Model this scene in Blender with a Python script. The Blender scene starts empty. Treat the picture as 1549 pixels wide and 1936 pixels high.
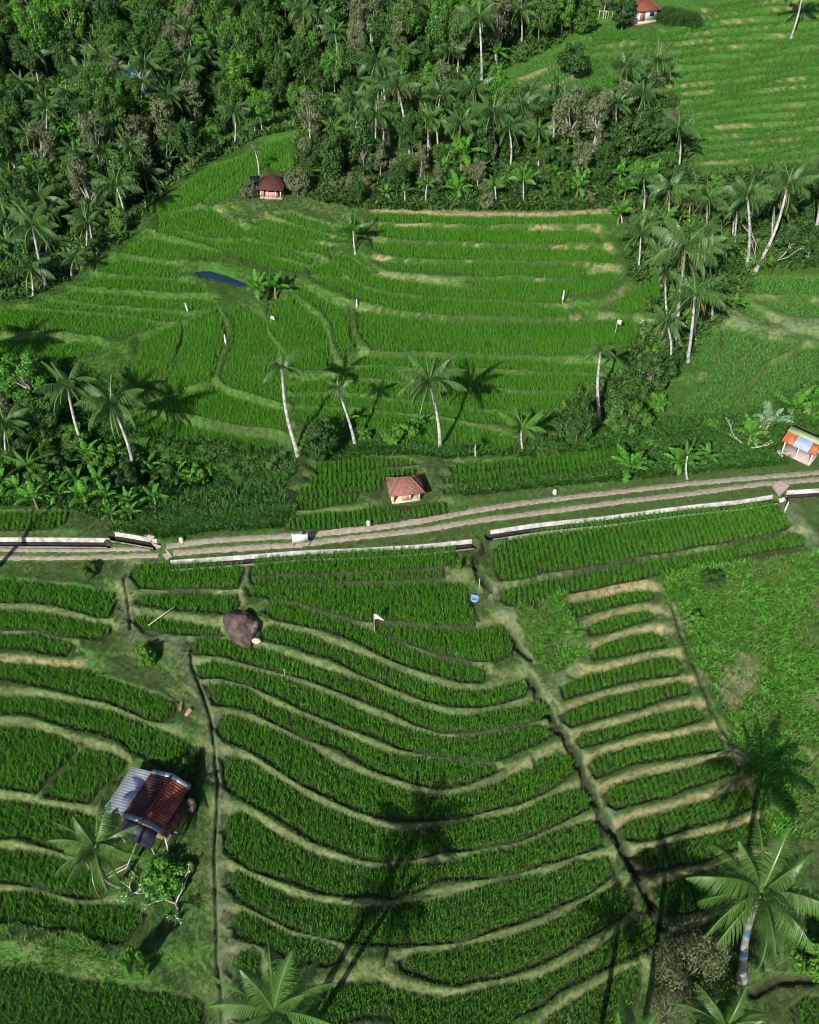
import bpy, math, random
import numpy as np
from mathutils import Vector, Matrix
R = math.radians
rng = np.random.default_rng(7)
random.seed(7)
scn = bpy.context.scene
COL = scn.collection

# ------------------------------------------------------------------ camera
CAM_H = 64.0
F = 1790.0
PITCH = R(45)
cam_d = bpy.data.cameras.new('camera')
cam = bpy.data.objects.new('camera', cam_d)
COL.objects.link(cam)
cam.location = (0, 0, CAM_H)
cam.rotation_euler = (R(45), 0, 0)
cam_d.sensor_fit = 'VERTICAL'
cam_d.sensor_height = 24
cam_d.sensor_width = 24
cam_d.lens = F / 1936 * 24
cam_d.clip_end = 3000
cam_d.clip_start = 0.5
scn.camera = cam
FW = np.array([0, math.cos(PITCH), -math.sin(PITCH)])
UP = np.array([0, math.sin(PITCH), math.cos(PITCH)])
RT = np.array([1.0, 0, 0])

def rays(px, py):
    px = np.asarray(px, float); py = np.asarray(py, float)
    a = (px - 774.5) / F; b = -(py - 968) / F
    return FW[None] + a[:, None] * RT[None] + b[:, None] * UP[None]

# ------------------------------------------------------------------ base relief
_yk = [-80, -40, 15, 54, 62, 69, 100, 125, 170, 260, 420, 700]
_zk = [-14, -8, 0, 7.6, 7.9, 7.6, 13.4, 17.0, 26, 50, 92, 150]
_yy = np.arange(-80, 700, 0.5)
_zz = np.interp(_yy, _yk, _zk)
_ker = np.hanning(25); _ker /= _ker.sum()
_zz = np.convolve(np.pad(_zz, 12, mode='edge'), _ker, 'valid')
RIDGE = None
def base(x, y):
    x = np.asarray(x, float); y = np.asarray(y, float)
    z = np.interp(y, _yy, _zz)
    z = z + 0.35 * np.sin(x * 0.05 + 0.6) * np.clip((y - 66) / 30, 0, 1) + 0.25 * np.sin(y * 0.11 + x * 0.04)
    z = z - 3.7 * np.exp(-((x + 19) / 9.5) ** 2 - ((y - 63.3) / 3.5) ** 2)
    if RIDGE is not None:
        d = ridge_d(x, y)
        z = z - 5.0 * np.exp(-((d - 11) / 6.5) ** 2) * (d > 0) - 0.0
    return z
def ridge_d(x, y):
    # distance beyond the ridge line towards the ravine (positive on the forest side)
    yr = np.interp(x, RIDGE[:, 0], RIDGE[:, 1])
    return (y - yr) * 0.75
def unproj(px, py, dz=0.0):
    px = np.atleast_1d(np.asarray(px, float)); py = np.atleast_1d(np.asarray(py, float))
    d = rays(px, py)
    lo = np.full(len(px), 20.0); hi = np.full(len(px), 20.0)
    done = np.zeros(len(px), bool)
    t = 20.0
    while t < 900 and not done.all():
        t2 = t + 2.5
        p = d * t2; z = CAM_H + p[:, 2]
        hit = (z < base(p[:, 0], p[:, 1]) + dz) & ~done
        lo[hit] = t; hi[hit] = t2; done |= hit
        t = t2
    lo[~done] = 900; hi[~done] = 900
    for _ in range(22):
        m = (lo + hi) / 2
        p = d * m[:, None]; z = CAM_H + p[:, 2]
        below = z < base(p[:, 0], p[:, 1]) + dz
        hi = np.where(below, m, hi); lo = np.where(below, lo, m)
    p = d * hi[:, None]
    return np.stack([p[:, 0], p[:, 1], CAM_H + p[:, 2]], 1)
_rp = unproj([-120, 0, 140, 270, 330, 400, 470, 560], [620, 580, 528, 418, 362, 312, 278, 248])
_rp = np.vstack([[-400, _rp[0, 1] - 30], _rp[:, :2], [_rp[-1, 0] + 14, _rp[-1, 1] + 40], [400, 400]])
RIDGE = _rp

# ------------------------------------------------------------------ paddies (traced outlines, photo pixels via tiles)
TILES = {'A1': (0, 0, .3357), 'A2': (500, 0, .3357), 'A3': (1020, 0, .3415), 'B1': (0, 440, .3357), 'B2': (500, 440, .3357), 'B3': (1020, 440, .3415),
         'C1': (0, 900, .3357), 'C2': (500, 900, .3357), 'C3': (1020, 900, .3415), 'D1': (0, 1420, .3357), 'D2': (500, 1420, .3357), 'D3': (1020, 1420, .3415), 'W': (0, 0, 1)}
def parse(s):
    out = []
    t = TILES['W']
    for tok in s.replace(';', ' ').split():
        if tok.endswith(':'):
            t = TILES[tok[:-1]]; continue
        a, b = tok.split(',')
        x = t[0] + float(a) * t[2]; y = t[1] + float(b) * t[2]
        if x <= 3: x = -170
        if x >= 1546: x = 1720
        if y >= 1932: y = 2060
        out.append((x, y))
    return np.array(out)
PADS = []   # dict(name,label,pts,style)
ORD = ['first', 'second', 'third', 'fourth', 'fifth', 'sixth', 'seventh', 'eighth', 'ninth', 'tenth', 'eleventh', 'twelfth', 'thirteenth', 'fourteenth', 'fifteenth', 'sixteenth', 'seventeenth', 'eighteenth', 'nineteenth', 'twentieth']
def pads(label, group, style, lst):
    for i, s in enumerate(lst):
        lab = label.replace('{n}', ORD[i % 20]) if isinstance(label, str) else label[i]
        PADS.append(dict(label=lab, group=group, style=style, px=parse(s) if isinstance(s, str) else np.array(s, float)))

pads(['broad rice strip just below the grassy verge of the track, on the hut side',
      'second rice strip below the track on the hut side of the footpath',
      'short rice strip tapering out beside the grassy footpath, third below the track',
      'long rice strip under a thin ochre earth bank, ending by two cut logs',
      'long rice strip whose tip ends just above the tin-roofed hut',
      'large square rice plot uphill of the leaning coconut palm',
      'small four-sided rice plot beside the tin-roofed hut',
      'rice strip running in behind the fronds of the leaning palm',
      'rice strip directly below the leaning palm crown, ending at crossed poles',
      'rice strip below the bare frangipani garden, near the footpath',
      'wide dark rice plot at the lowest corner beside the footpath'],
     'rice strips on the hut side of the footpath', 'near',
 ["C1: 0,565 200,590 420,620 640,655 650,720 640,785 560,790 400,750 330,725 180,705 0,690",
  "C1: 0,725 200,770 420,800 600,840 615,870 580,905 560,925 400,895 200,865 0,840",
  "C1: 0,870 200,895 380,930 410,950 380,1000 250,985 150,970 0,945",
  "C1: 0,1035 150,1060 300,1075 460,1095 640,1160 800,1220 975,1280 985,1310 960,1350 910,1375 760,1330 620,1260 500,1235 350,1205 200,1165 100,1140 0,1130",
  "C1: 0,1200 250,1250 450,1290 620,1330 800,1400 950,1460 1060,1510 1110,1560 D1: 1105,70 1060,105 980,85 860,40 C1: 760,1550 680,1490 560,1450 450,1430 300,1380 150,1340 0,1310",
  "C1: 0,1395 150,1415 300,1455 400,1500 420,1540 D1: 400,15 320,110 230,235 100,210 0,185",
  "D1: 440,0 480,-15 600,15 700,70 690,110 600,190 520,290 400,270 275,240 330,150",
  "D1: 0,260 150,280 300,315 430,345 520,375 560,430 550,560 460,595 400,570 280,530 100,480 0,460",
  "D1: 0,530 150,560 280,590 420,640 500,690 590,760 570,815 470,815 330,790 150,730 0,690",
  "D1: 0,755 200,800 400,860 560,845 700,870 815,905 810,940 740,1040 690,1065 560,1050 400,1010 200,975 0,915",
  "D1: 0,1165 200,1215 400,1275 600,1300 800,1340 1000,1380 1090,1400 1130,1460 1140,1540 0,1540"])
pads(['wide rice plot next to the slab crossing, below the canal wall', 'rice strip one step below the plot by the slab crossing',
      'thin rice strip under a fallen bamboo pole, beside the boulder'], 'rice plots between slab crossing and boulder', 'near',
 ["C1: 770,490 900,480 1100,480 1280,485 1370,490 1370,540 1335,640 1100,640 800,630 780,590 745,555 750,520",
  "C1: 800,665 1000,660 1200,665 1330,665 1335,720 1300,780 1150,775 960,750 780,715",
  "C1: 770,775 850,790 960,815 1100,840 1220,855 1260,885 1180,885 1000,885 880,865 790,845 760,810"])
pads(['long straight rice strip along the canal below the white signboard', 'very thin rice strip just below the one along the canal',
      'big wedge-shaped rice plot behind the white flag', 'leaf-shaped rice plot in front of the white flag',
      'curved rice strip starting beside the boulder, its end blunt, just below the flag',
      'curved rice strip starting right below the boulder',
      'long curved rice strip starting under the boulder at the footpath, first of the sweep',
      'second long curved rice strip of the sweep below the boulder',
      'third curved rice strip of the sweep, its tail pinched to a point',
      'fourth curved rice strip of the sweep, broad and reaching the ditch',
      'fifth curved rice strip of the sweep between footpath and ditch',
      'sixth curved rice strip of the sweep, crossed by palm shadow',
      'seventh curved rice strip of the sweep, the broad one under the darkest palm shadow',
      'small shaded rice patch behind the fronds at the footpath end of the sweep',
      'rounded rice strip beginning at a bare grass patch, eighth of the sweep',
      'ninth curved rice strip of the sweep, beside the frond tips of the near palm',
      'tiny rice patch between the footpath and the near palm fronds',
      'lowest rice strip of the sweep beside the grey thicket'], 'curved rice terraces between footpath and ditch', 'near',
 ["C2: -60,470 0,462 200,440 500,420 800,400 1080,390 1110,490 1000,508 800,515 500,540 250,555 0,566 -75,568",
  "C2: -72,580 0,577 300,562 600,547 1008,518 1005,565 800,580 400,590 0,605 -72,600",
  "C2: -95,635 0,617 300,605 600,595 900,585 1110,580 1140,650 1160,750 1190,850 1050,850 850,835 700,820 600,825 500,810 350,765 200,710 100,690 0,685 -90,680",
  "C2: 640,832 800,842 1000,857 1200,862 1330,842 1370,890 1400,960 1390,1010 1300,1045 1150,1045 1000,1010 850,950 720,900 630,855",
  "C2: 30,710 150,730 300,780 450,830 560,860 650,890 800,960 950,1020 1100,1060 1230,1085 1235,1130 1220,1150 1100,1145 950,1110 800,1060 650,1000 500,920 350,860 200,830 60,805 10,770",
  "C2: -15,860 30,838 150,870 300,920 450,980 600,1040 750,1100 900,1160 1050,1200 1200,1205 1330,1180 1440,1150 1475,1190 1450,1230 1350,1270 1200,1295 1050,1290 900,1250 750,1190 600,1130 450,1070 300,1010 150,950 0,905",
  "C1: 1072,925 1150,902 1300,920 1420,960 C2: 0,962 100,1000 250,1060 400,1110 550,1160 700,1230 850,1290 1000,1340 1150,1350 1300,1320 1450,1290 1549,1270 1590,1290 1600,1340 1480,1380 1300,1420 1150,1430 1000,1420 850,1380 700,1320 550,1260 400,1200 250,1140 100,1090 0,1060 C1: 1400,1040 1250,1005 1100,995 1075,965",
  "C1: 1115,1060 1200,1042 1350,1080 C2: 0,1115 130,1155 300,1222 500,1302 700,1382 850,1432 1000,1467 1150,1472 1300,1452 1450,1422 1549,1400 1600,1415 1610,1450 1549,1490 1450,1530 D2: 1380,30 1290,48 1100,40 900,10 760,-15 C2: 600,1470 450,1410 300,1340 150,1270 0,1205 C1: 1400,1170 1250,1130 1150,1125 1125,1100",
  "C1: 1160,1178 1250,1172 1400,1205 C2: 0,1262 150,1322 300,1392 450,1462 600,1522 D2: 650,-8 800,32 1000,62 1150,82 1285,92 1300,110 1270,125 1150,175 1020,200 900,190 750,150 600,90 500,30 430,-10 C2: 330,1500 150,1420 0,1352 C1: 1430,1320 1330,1295 1210,1290 1180,1230",
  "C1: 1240,1380 1265,1342 1350,1362 C2: 0,1412 150,1482 270,1540 D2: 290,2 400,62 500,112 580,152 700,197 850,242 1000,262 1150,242 1300,192 1400,142 1549,92 D3: 0,62 120,32 180,42 195,90 160,130 60,200 0,235 D2: 1400,300 1200,340 1000,365 850,385 740,395 640,375 500,320 350,250 200,170 100,100 0,40 C1: 1380,1530 1280,1500 1240,1440",
  "D1: 1248,40 1275,22 1400,60 D2: 0,118 100,182 200,247 300,297 450,372 600,432 740,467 900,457 1050,422 1200,392 1400,352 1549,292 D3: 0,272 120,222 230,202 265,250 255,310 150,370 0,430 D2: 1400,500 1200,540 1000,560 800,600 700,610 550,595 400,540 250,480 100,400 0,340 D1: 1380,280 1290,200 1260,110",
  "D1: 1290,360 1330,342 1400,382 D2: 0,432 150,502 300,572 450,632 600,672 750,662 900,642 1100,602 1300,572 1549,512 D3: 0,492 150,432 320,392 345,450 330,510 200,550 0,620 D2: 1400,690 1200,715 1000,730 850,780 700,820 500,815 300,785 150,740 0,690 D1: 1400,650 1290,570 1285,460",
  "D1: 1302,672 1340,672 D2: 0,757 150,822 300,857 500,892 650,892 800,862 1000,842 1100,812 1300,762 1549,702 D3: 0,692 200,622 370,582 395,630 390,680 250,780 0,895 D2: 1300,1020 1100,1060 900,1085 750,1085 550,1070 350,1040 150,980 0,915 D1: 1350,850 1300,780",
  "D1: 1320,930 1360,917 1489,972 D2: 150,1062 300,1082 420,1112 425,1170 350,1200 200,1170 0,1090 D1: 1400,1065 1320,1040",
  "D2: 770,1185 870,1142 1000,1132 1200,1092 1400,1052 1549,1002 D3: 0,982 200,882 380,782 450,742 510,790 520,830 450,900 250,1030 0,1170 D2: 1300,1270 1100,1305 1000,1305 880,1270 790,1225",
  "D2: 350,1355 430,1312 600,1312 800,1352 1000,1382 1200,1352 1400,1312 1549,1282 D3: 0,1262 200,1162 400,1052 560,932 640,962 650,1040 520,1100 300,1210 100,1320 0,1400 D2: 1400,1490 1250,1530 1000,1520 850,1530 740,1490 600,1470 450,1490 370,1530 330,1480",
  "D1: 1340,1145 1420,1122 1450,1150 1450,1290 1400,1380 1340,1300 1330,1200",
  "D3: -100,1560 50,1490 150,1422 300,1332 450,1242 550,1192 555,1290 510,1430 490,1540"])
pads(['big sloping rice plot with clear planting rows along the canal past the ditch', 'long narrow rice strip just below the big row-planted plot',
      'rice bed under the brightest ochre bank, topmost of the weedy slope flight', 'shortest rice bed, second of the flight beside the weedy slope',
      'rice bed third down the flight beside the weedy slope', 'rice bed fourth down the flight beside the weedy slope',
      'rice bed fifth down the flight beside the weedy slope', 'rice bed sixth down the flight beside the weedy slope',
      'rice bed seventh down the flight beside the weedy slope', 'rice bed eighth down the flight beside the weedy slope',
      'rice bed ninth down the flight beside the weedy slope', 'rice bed tenth down the flight, half in palm shadow',
      'fully shaded rice bed beside the striped-trunk palm', 'lowest rice bed of the flight, under the striped-trunk palm',
      'small rice corner plot cut by the frame near the striped-trunk palm'], 'rice beds across the ditch', 'rows',
 ["C2: 1300,385 1400,332 1549,290 C3: 200,248 500,218 800,183 1000,163 1200,143 1310,133 1350,210 1390,270 1370,290 1200,330 1000,370 700,430 400,490 200,520 0,540 C2: 1500,585 1380,595 1330,590 1300,520 1290,440",
  "C2: 1350,640 1450,617 C3: 0,577 300,522 600,472 900,422 1200,362 1420,312 1460,345 1445,375 1200,420 900,490 600,560 300,620 0,680 C2: 1480,730 1370,725 1340,690",
  "C3: 170,722 250,692 450,652 600,632 625,650 620,680 500,700 300,750 210,780 175,760",
  "C3: 265,850 290,822 450,772 600,747 630,770 610,790 450,840 280,880",
  "C3: 295,980 330,950 500,882 620,862 690,900 690,945 500,970 400,1000 310,1015",
  "C3: 115,1160 250,1112 450,1062 700,1007 750,1012 775,1060 750,1090 600,1110 400,1150 250,1190 145,1220",
  "C3: 120,1320 200,1282 400,1232 600,1182 770,1142 825,1170 830,1210 700,1240 450,1300 250,1360 165,1385 125,1350",
  "C3: 210,1460 250,1420 450,1382 650,1322 850,1272 900,1320 890,1350 700,1380 450,1440 240,1510",
  "1117,1445 1140,1430 1190,1415 1260,1397 1345,1383 1362,1400 1360,1413 1260,1432 1200,1443 1160,1460 1128,1468",
  "D3: 370,230 450,182 600,142 800,102 1000,32 1050,32 1100,80 1080,120 900,180 700,240 500,310 430,315 380,280",
  "D3: 440,440 550,392 750,332 950,272 1130,217 1190,260 1190,300 1000,360 800,420 530,495 460,480",
  "D3: 530,580 700,532 900,472 1050,432 1250,372 1260,470 1240,510 1100,540 900,600 700,640 570,675",
  "D3: 640,762 700,732 900,682 1000,662 1200,592 1240,580 1250,640 1150,720 1000,840 800,890 700,900 650,840",
  "D3: 770,1000 900,952 1100,902 1300,832 1480,792 1500,830 1300,900 1170,990 1000,1030 850,1060",
  "D3: 1410,1420 1480,1380 1600,1350 1600,1520 1500,1520 1430,1480"])
pads('rice terrace strip facing the tiled-roof hut, {n} down from the sandy edge under the trees', 'level rice terraces below the tree belt', 'mid',
 ["705,401 760,403 850,408 1020,410 1150,402 1155,418 1020,423 850,420 720,416",
  "715,423 850,430 1000,434 1125,435 1133,460 1000,460 850,455 740,450 716,440",
  "700,457 740,458 850,464 1000,469 1140,469 1160,485 1155,496 1100,492 930,489 800,489 730,482 705,470",
  "720,493 800,501 935,496 1105,503 1108,518 1080,523 900,520 860,515 740,508",
  "895,528 1085,531 1115,518 1160,512 1168,530 1140,553 1080,557 950,550 885,540",
  "650,507 700,522 800,535 880,546 1000,553 1070,560 1060,571 1020,570 903,560 802,557 735,548 690,537 665,520",
  "590,526 620,530 650,527 690,546 735,556 802,565 903,568 1020,578 1060,580 1065,598 1020,597 870,594 802,589 735,579 690,572 665,556",
  "680,584 735,588 802,598 870,603 1020,606 1120,601 1190,599 1213,615 1195,650 1150,671 1020,674 900,671 802,668 706,667 690,640 682,610",
  "690,678 802,677 900,678 1020,684 1120,689 1120,702 1020,700 936,695 785,691 662,685",
  "650,695 785,701 936,705 1020,711 1110,709 1140,712 1115,735 1020,737 920,732 790,721 680,712 640,703",
  "550,728 640,714 720,723 790,729 920,740 1020,746 1085,746 1055,775 1020,777 930,770 860,766 780,752 700,741 640,737 560,740",
  "545,748 640,747 700,753 780,764 900,777 1020,786 1050,786 1030,813 960,800 900,794 840,783 700,769 560,765",
  "560,772 700,780 836,797 936,820 980,835 955,850 920,845 870,834 800,814 700,804 600,800 550,790",
  "620,810 700,815 800,824 860,842 880,853 840,852 780,832 680,830 625,826",
  "1155,580 1180,562 1240,517 1255,527 1245,560 1220,580 1190,592"])
pads('rice terrace above the pond, {n} from the maroon-roofed hut', 'rice terraces around the pond', 'mid',
 ["520,407 550,403 620,426 632,437 615,437 565,421", "480,421 505,413 560,427 620,446 625,455 560,446 500,433",
  "455,441 480,430 560,453 620,467 615,478 540,463", "440,460 455,452 530,469 590,487 585,495 530,482 480,472",
  "480,482 530,492 575,505 560,512 520,502", "625,480 660,484 695,507 695,518 660,516 632,497", "585,507 620,495 645,514 640,521 585,519"])
pads('rice terrace sloping to the ravine edge, {n} down from the long tree shadow', 'rice terraces on the ravine edge', 'mid',
 ["330,400 395,393 405,396 430,416 470,436 480,440 455,445 430,450 380,447 345,434 330,420",
  "298,437 302,408 320,398 328,425 350,441 400,455 440,459 470,471 520,491 560,508 520,510 470,491 410,466 370,455",
  "288,446 250,462 232,479 322,491 360,485 410,487 415,478 370,467", "225,487 322,499 345,498 330,508 342,520 335,525 260,522 190,515 205,500",
  "185,521 260,527 335,531 380,536 383,549 340,552 270,549 205,544 150,540", "145,546 205,554 270,559 340,563 385,561 405,573 400,580 350,586 260,579 180,572 105,563",
  "95,571 235,586 340,594 352,599 335,607 300,605 265,595 150,585 60,580", "0,582 60,583 150,591 265,603 300,611 270,625 210,640 195,635 100,628 0,625",
  "0,642 100,642 190,649 195,660 150,672 90,685 40,680 0,678"])
pads('steep unstepped rice slope above the ravine forest, {n} from the maroon-roofed hut', 'steep rice slopes by the ravine', 'mid',
 ["555,254 563,285 545,325 520,320 507,290 530,266", "502,272 525,269 500,297 480,345 440,370 400,384 387,380 420,345 460,310",
  "455,299 490,277 450,316 415,347 375,384 340,392 292,403 330,366 400,316"])
pads('curving rice plot between the white stakes and palm shadows, {n} from the ravine edge', 'curving rice plots below the pond', 'mid',
 ["265,642 300,624 335,613 343,622 338,650 323,690 303,720 245,745 240,720 255,680", "347,610 360,604 405,582 418,600 423,630 423,650 408,680 403,710 320,743 308,743 312,725 332,690 347,655",
  "427,587 455,572 500,602 505,630 538,667 543,730 538,758 480,744 430,729 417,714 422,690 440,650 442,610",
  "302,757 400,722 420,737 540,772 545,813 430,806 340,781 272,767 290,756", "247,790 270,777 340,792 410,809 430,816 520,826 530,850 500,860 420,840 330,835 265,815",
  "502,602 512,578 550,557 570,577 600,597 614,627 619,660 629,690 560,700 545,670 520,640", "560,537 610,564 653,582 660,602 664,630 674,655 645,678 634,645 627,610 597,575 557,553"])
pads('pale rice terrace on the open bay past the palm grove, {n} from the grove', 'pale terraces past the palm grove', 'pale',
 ["1405,540 1430,519 1549,516 1549,562 1480,560 1430,557", "1402,590 1412,577 1463,606 1455,611", "1432,568 1480,565 1549,580 1549,612 1500,600",
  "1330,640 1345,617 1357,630 1354,670 1339,700 1302,689 1306,675", "1366,620 1380,619 1443,640 1395,679 1360,724 1320,774 1290,799 1282,790 1322,740 1351,700 1366,660",
  "1456,641 1514,646 1440,689 1400,729 1376,778 1355,789 1312,799 1342,760 1376,715 1411,678", "1526,652 1549,656 1549,692 1490,744 1470,759 1395,768 1421,730 1461,690"])
pads(['small rice rows behind the open tiled hut, nearest the tree line', 'second row of rice behind the open tiled hut', 'third row of rice behind the open tiled hut',
      'short row of rice beside the open tiled hut', 'rice strip along the track in front of the open tiled hut', 'shaded rice row across from the tiled hut, nearest the trees', 'second shaded rice row past the tiled hut', 'third shaded rice row past the tiled hut, along the hedge',
      'narrow rice strip between banana plants and the canal'], 'rice rows around the tiled hut', 'rows',
 ["590,886 650,869 760,869 795,878 700,884 600,900", "575,905 700,889 788,887 785,897 720,904 600,919", "560,926 640,914 720,909 722,922 640,934 560,945",
  "548,962 565,947 675,935 668,950 600,960", "C2: 110,270 200,222 400,197 700,168 1020,153 1025,200 900,225 600,270 300,295 130,300",
  "850,884 950,870 1100,857 1180,848 1180,857 1100,868 950,882 855,896", "845,901 950,887 1100,873 1215,858 1210,868 1100,885 950,900 842,914", "840,920 950,905 1100,890 1160,882 1150,893 1000,912 900,928 842,932",
  "0,966 130,967 120,990 105,998 0,1000"])
pads('small rice terrace glimpsed between the palms behind the tree belt, {n} from the white-walled hut', 'terraces behind the tree belt', 'pale',
 ["1010,112 1060,90 1105,72 1110,95 1050,119 990,140", "985,155 1050,125 1115,100 1120,124 1060,149 990,179", "860,166 960,142 970,174 900,189 855,199",
  "990,185 1060,156 1125,131 1150,164 1040,189", "840,211 920,196 1010,191 1030,214 930,224 850,239", "1040,195 1160,171 1200,194 1100,214", "645,222 700,192 740,202 735,280 690,298 650,260", "830,246 900,236 960,251 900,290 840,290"])
# long narrow strips of the far hillside
def _hill():
    lst = []
    xl_y = [-40, 0, 20, 62, 66, 110, 150, 200, 260, 330]; xl_x = [1250, 1255, 1335, 1335, 1115, 1112, 1135, 1225, 1300, 1315]
    n = 22
    yk = lambda k, x: 12 - 32 * (x - 1250) / 300 + k * 15.2 + 3.2 * math.sin(x * 0.016 + k * .55) + 1.4 * math.sin(x * .037 + k * 1.9)
    rr = random.Random(5)
    for k in range(n):
        x = float(np.interp(yk(k + .5, 1250), xl_y, xl_x))
        while x < 1650:
            x2 = min(x + rr.uniform(130, 330), 1660)
            if x2 > 1600: x2 = 1700
            xs = np.linspace(x, x2, max(3, int((x2 - x) / 35)))
            th = rr.uniform(10.8, 12.2)
            top = [(q, yk(k, q) + 1.5) for q in xs]; bot = [(q, yk(k, q) + th) for q in xs[::-1]]
            lst.append(top + bot)
            x = x2 + rr.uniform(3, 7)
    return lst
pads('long narrow strip of young rice on the open terraced hillside', 'strips of the far terraced hillside', 'hill', _hill())
pads(['half-moon young rice terrace below the white-walled hut'], 'strips of the far terraced hillside', 'hill',
     ["1118,60 1150,48 1185,46 1230,52 1275,66 1320,72 1260,78 1180,80 1125,76"])
for P in PADS:
    w = unproj(P['px'][:, 0], P['px'][:, 1], 0.2)[:, :2]
    grow = {'near': .17, 'rows': .16, 'mid': .31, 'pale': .15, 'hill': .05}[P['style']]
    if 'curving' in P['group']: grow = .10
    if 'ravine edge' in P['group']: grow = .2
    e = np.roll(w, -1, 0) - w; e /= np.linalg.norm(e, axis=1)[:, None] + 1e-9
    area = np.sum(w[:, 0] * np.roll(w[:, 1], -1) - np.roll(w[:, 0], -1) * w[:, 1])
    nn_ = np.stack([e[:, 1], -e[:, 0]], 1) * np.sign(area)
    nv = nn_ + np.roll(nn_, 1, 0); nv /= np.linalg.norm(nv, axis=1)[:, None] + 1e-6
    w = w + nv * grow
    # hand-dug edges: densify and wobble a little
    dn = []
    for a_, b_ in zip(w, np.roll(w, -1, 0)):
        L_ = np.linalg.norm(b_ - a_); m_ = max(1, min(60, int(L_ / 1.1)))
        dn += [a_ + (b_ - a_) * t_ for t_ in np.arange(m_) / m_]
    w = np.array(dn); wv = rng.normal(0, .085, (len(w), 2)); wv = (wv + np.roll(wv, 1, 0)) * .7
    w = w + wv * (1.0 if P['style'] in ('near', 'rows') else 1.3)
    P['w'] = w
    w = np.column_stack([w, w[:, 0] * 0])
    P['bb'] = (w[:, 0].min(), w[:, 0].max(), w[:, 1].min(), w[:, 1].max())
    c = P['w'].mean(0); d = P['w'] - c
    u, s, vt = np.linalg.svd(d, full_matrices=False)
    P['c'] = c; P['ax'] = vt[0]
    # sample B over the polygon
    bb = P['bb']; gx, gy = np.meshgrid(np.linspace(bb[0], bb[1], 60), np.linspace(bb[2], bb[3], 60))
    gx = gx.ravel(); gy = gy.ravel()
    P['S'] = (gx, gy)

def seg_dist(X, Y, poly, closed=True):
    d2 = np.full(X.shape, 1e18)
    n = len(poly)
    ins = np.zeros(X.shape, bool)
    for i in range(n if closed else n - 1):
        ax, ay = poly[i]; bx, by = poly[(i + 1) % n]
        ex, ey = bx - ax, by - ay
        L = ex * ex + ey * ey + 1e-12
        t = np.clip(((X - ax) * ex + (Y - ay) * ey) / L, 0, 1)
        dx = X - ax - t * ex; dy = Y - ay - t * ey
        d2 = np.minimum(d2, dx * dx + dy * dy)
        if closed:
            c = ((ay > Y) != (by > Y))
            with np.errstate(divide='ignore', invalid='ignore'):
                xi = ex * (Y - ay) / (ey if abs(ey) > 1e-12 else 1e-12) + ax
            ins ^= c & (X < xi)
    return np.sqrt(d2), ins
for P in PADS:
    gx, gy = P['S']
    _, ins = seg_dist(gx, gy, P['w'])
    if ins.sum() < 12: ins = np.ones(len(gx), bool)
    gx = gx[ins]; gy = gy[ins]
    b = base(gx, gy)
    u = (gx - P['c'][0]) * P['ax'][0] + (gy - P['c'][1]) * P['ax'][1]
    P['u0'], P['u1'] = u.min(), u.max()
    P['us'] = max(1e-3, (P['u1'] - P['u0']) / 2); P['um'] = (P['u0'] + P['u1']) / 2
    un = (u - P['um']) / P['us']
    deg = 3 if P['us'] > 6 else 1
    k = 0.55 if P['style'] == 'hill' else 1.0
    P['cf'] = np.polyfit(un, b, deg)
    P['h'] = 0.0
def floor_z(P, x, y):
    u = (x - P['c'][0]) * P['ax'][0] + (y - P['c'][1]) * P['ax'][1]
    return np.polyval(P['cf'], np.clip((u - P['um']) / P['us'], -1.05, 1.05))

def sstep(a, b, x):
    t = np.clip((x - a) / (b - a), 0, 1)
    return t * t * (3 - 2 * t)

# ------------------------------------------------------------------ ditches, canals, road lines
def wline(s, dz=0.0):
    p = parse(s); return unproj(p[:, 0], p[:, 1], dz)
DITCH = [  # line, half width, depth
 ("924,1012 912,1040 898,1060 899,1075 908,1095 925,1122", .30, .55),
 ("870,1074 885,1074 898,1074", .2, .3),
 ("C2: 1340,840 1400,920 1440,1000 1490,1045", .25, .5),
 ("1003,1285 1012,1305 1030,1340 1060,1388 1085,1420 1103,1470 1118,1500 1130,1530 1160,1580 1185,1620 1205,1660 1225,1700 1250,1755", .33, .6),
 ("C1: 1075,1010 1085,1090 1140,1230 1190,1380 1210,1540 D1: 1215,100 1235,200 1230,330 1215,480 1215,640 1218,820 1222,1000 1225,1200 1245,1350 1250,1540", .10, .24),
 ("1175,450 1190,480 1200,500", .3, .5), ("1122,440 1140,460", .25, .4), ("B1: 1215,420 1280,560 1290,620 1230,690 1210,800", .22, .35),
 ("B1: 1020,520 1015,640 960,750", .2, .3), ("B2: 150,350 280,480 340,580 350,660 385,780", .22, .35), ("B2: 480,430 490,560 520,640", .2, .3),
 ("1270,1155 1290,1215 1320,1290 1345,1350 1378,1402", .16, .16), ("1425,1880 1470,1850 1549,1845", .3, .4),
 ("C2: 1170,690 1205,830", .12, .25), ("C1: 720,560 700,600 725,740 740,880", .1, .2),
]
DITCHW = [(wline(s)[:, :2], w, d) for s, w, d in DITCH]
CANAL = ["322,1061 450,1052 560,1043 700,1037 800,1031 893,1021", "928,1004 1020,990 1150,977 1300,957 1400,947 1462,937", "1488,929 1549,914 1640,890", "-170,1014 0,1017 100,1018 207,1019", "217,1007 260,1014 297,1021"]
CANALW = [wline(s)[:, :2] for s in CANAL]
ROAD_U = ["-170,1036 0,1037 150,1040 285,1037", "315,1033 400,1022 560,1013 700,1000 800,985 900,965 1000,950 1150,932 1300,915 1430,903 1549,880 1650,858"]
ROAD_L = ["-170,1054 0,1054 150,1055 300,1050", "328,1046 400,1040 560,1030 700,1013 800,1002 900,985 1000,972 1150,952 1300,934 1440,915 1549,893 1650,870"]
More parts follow.
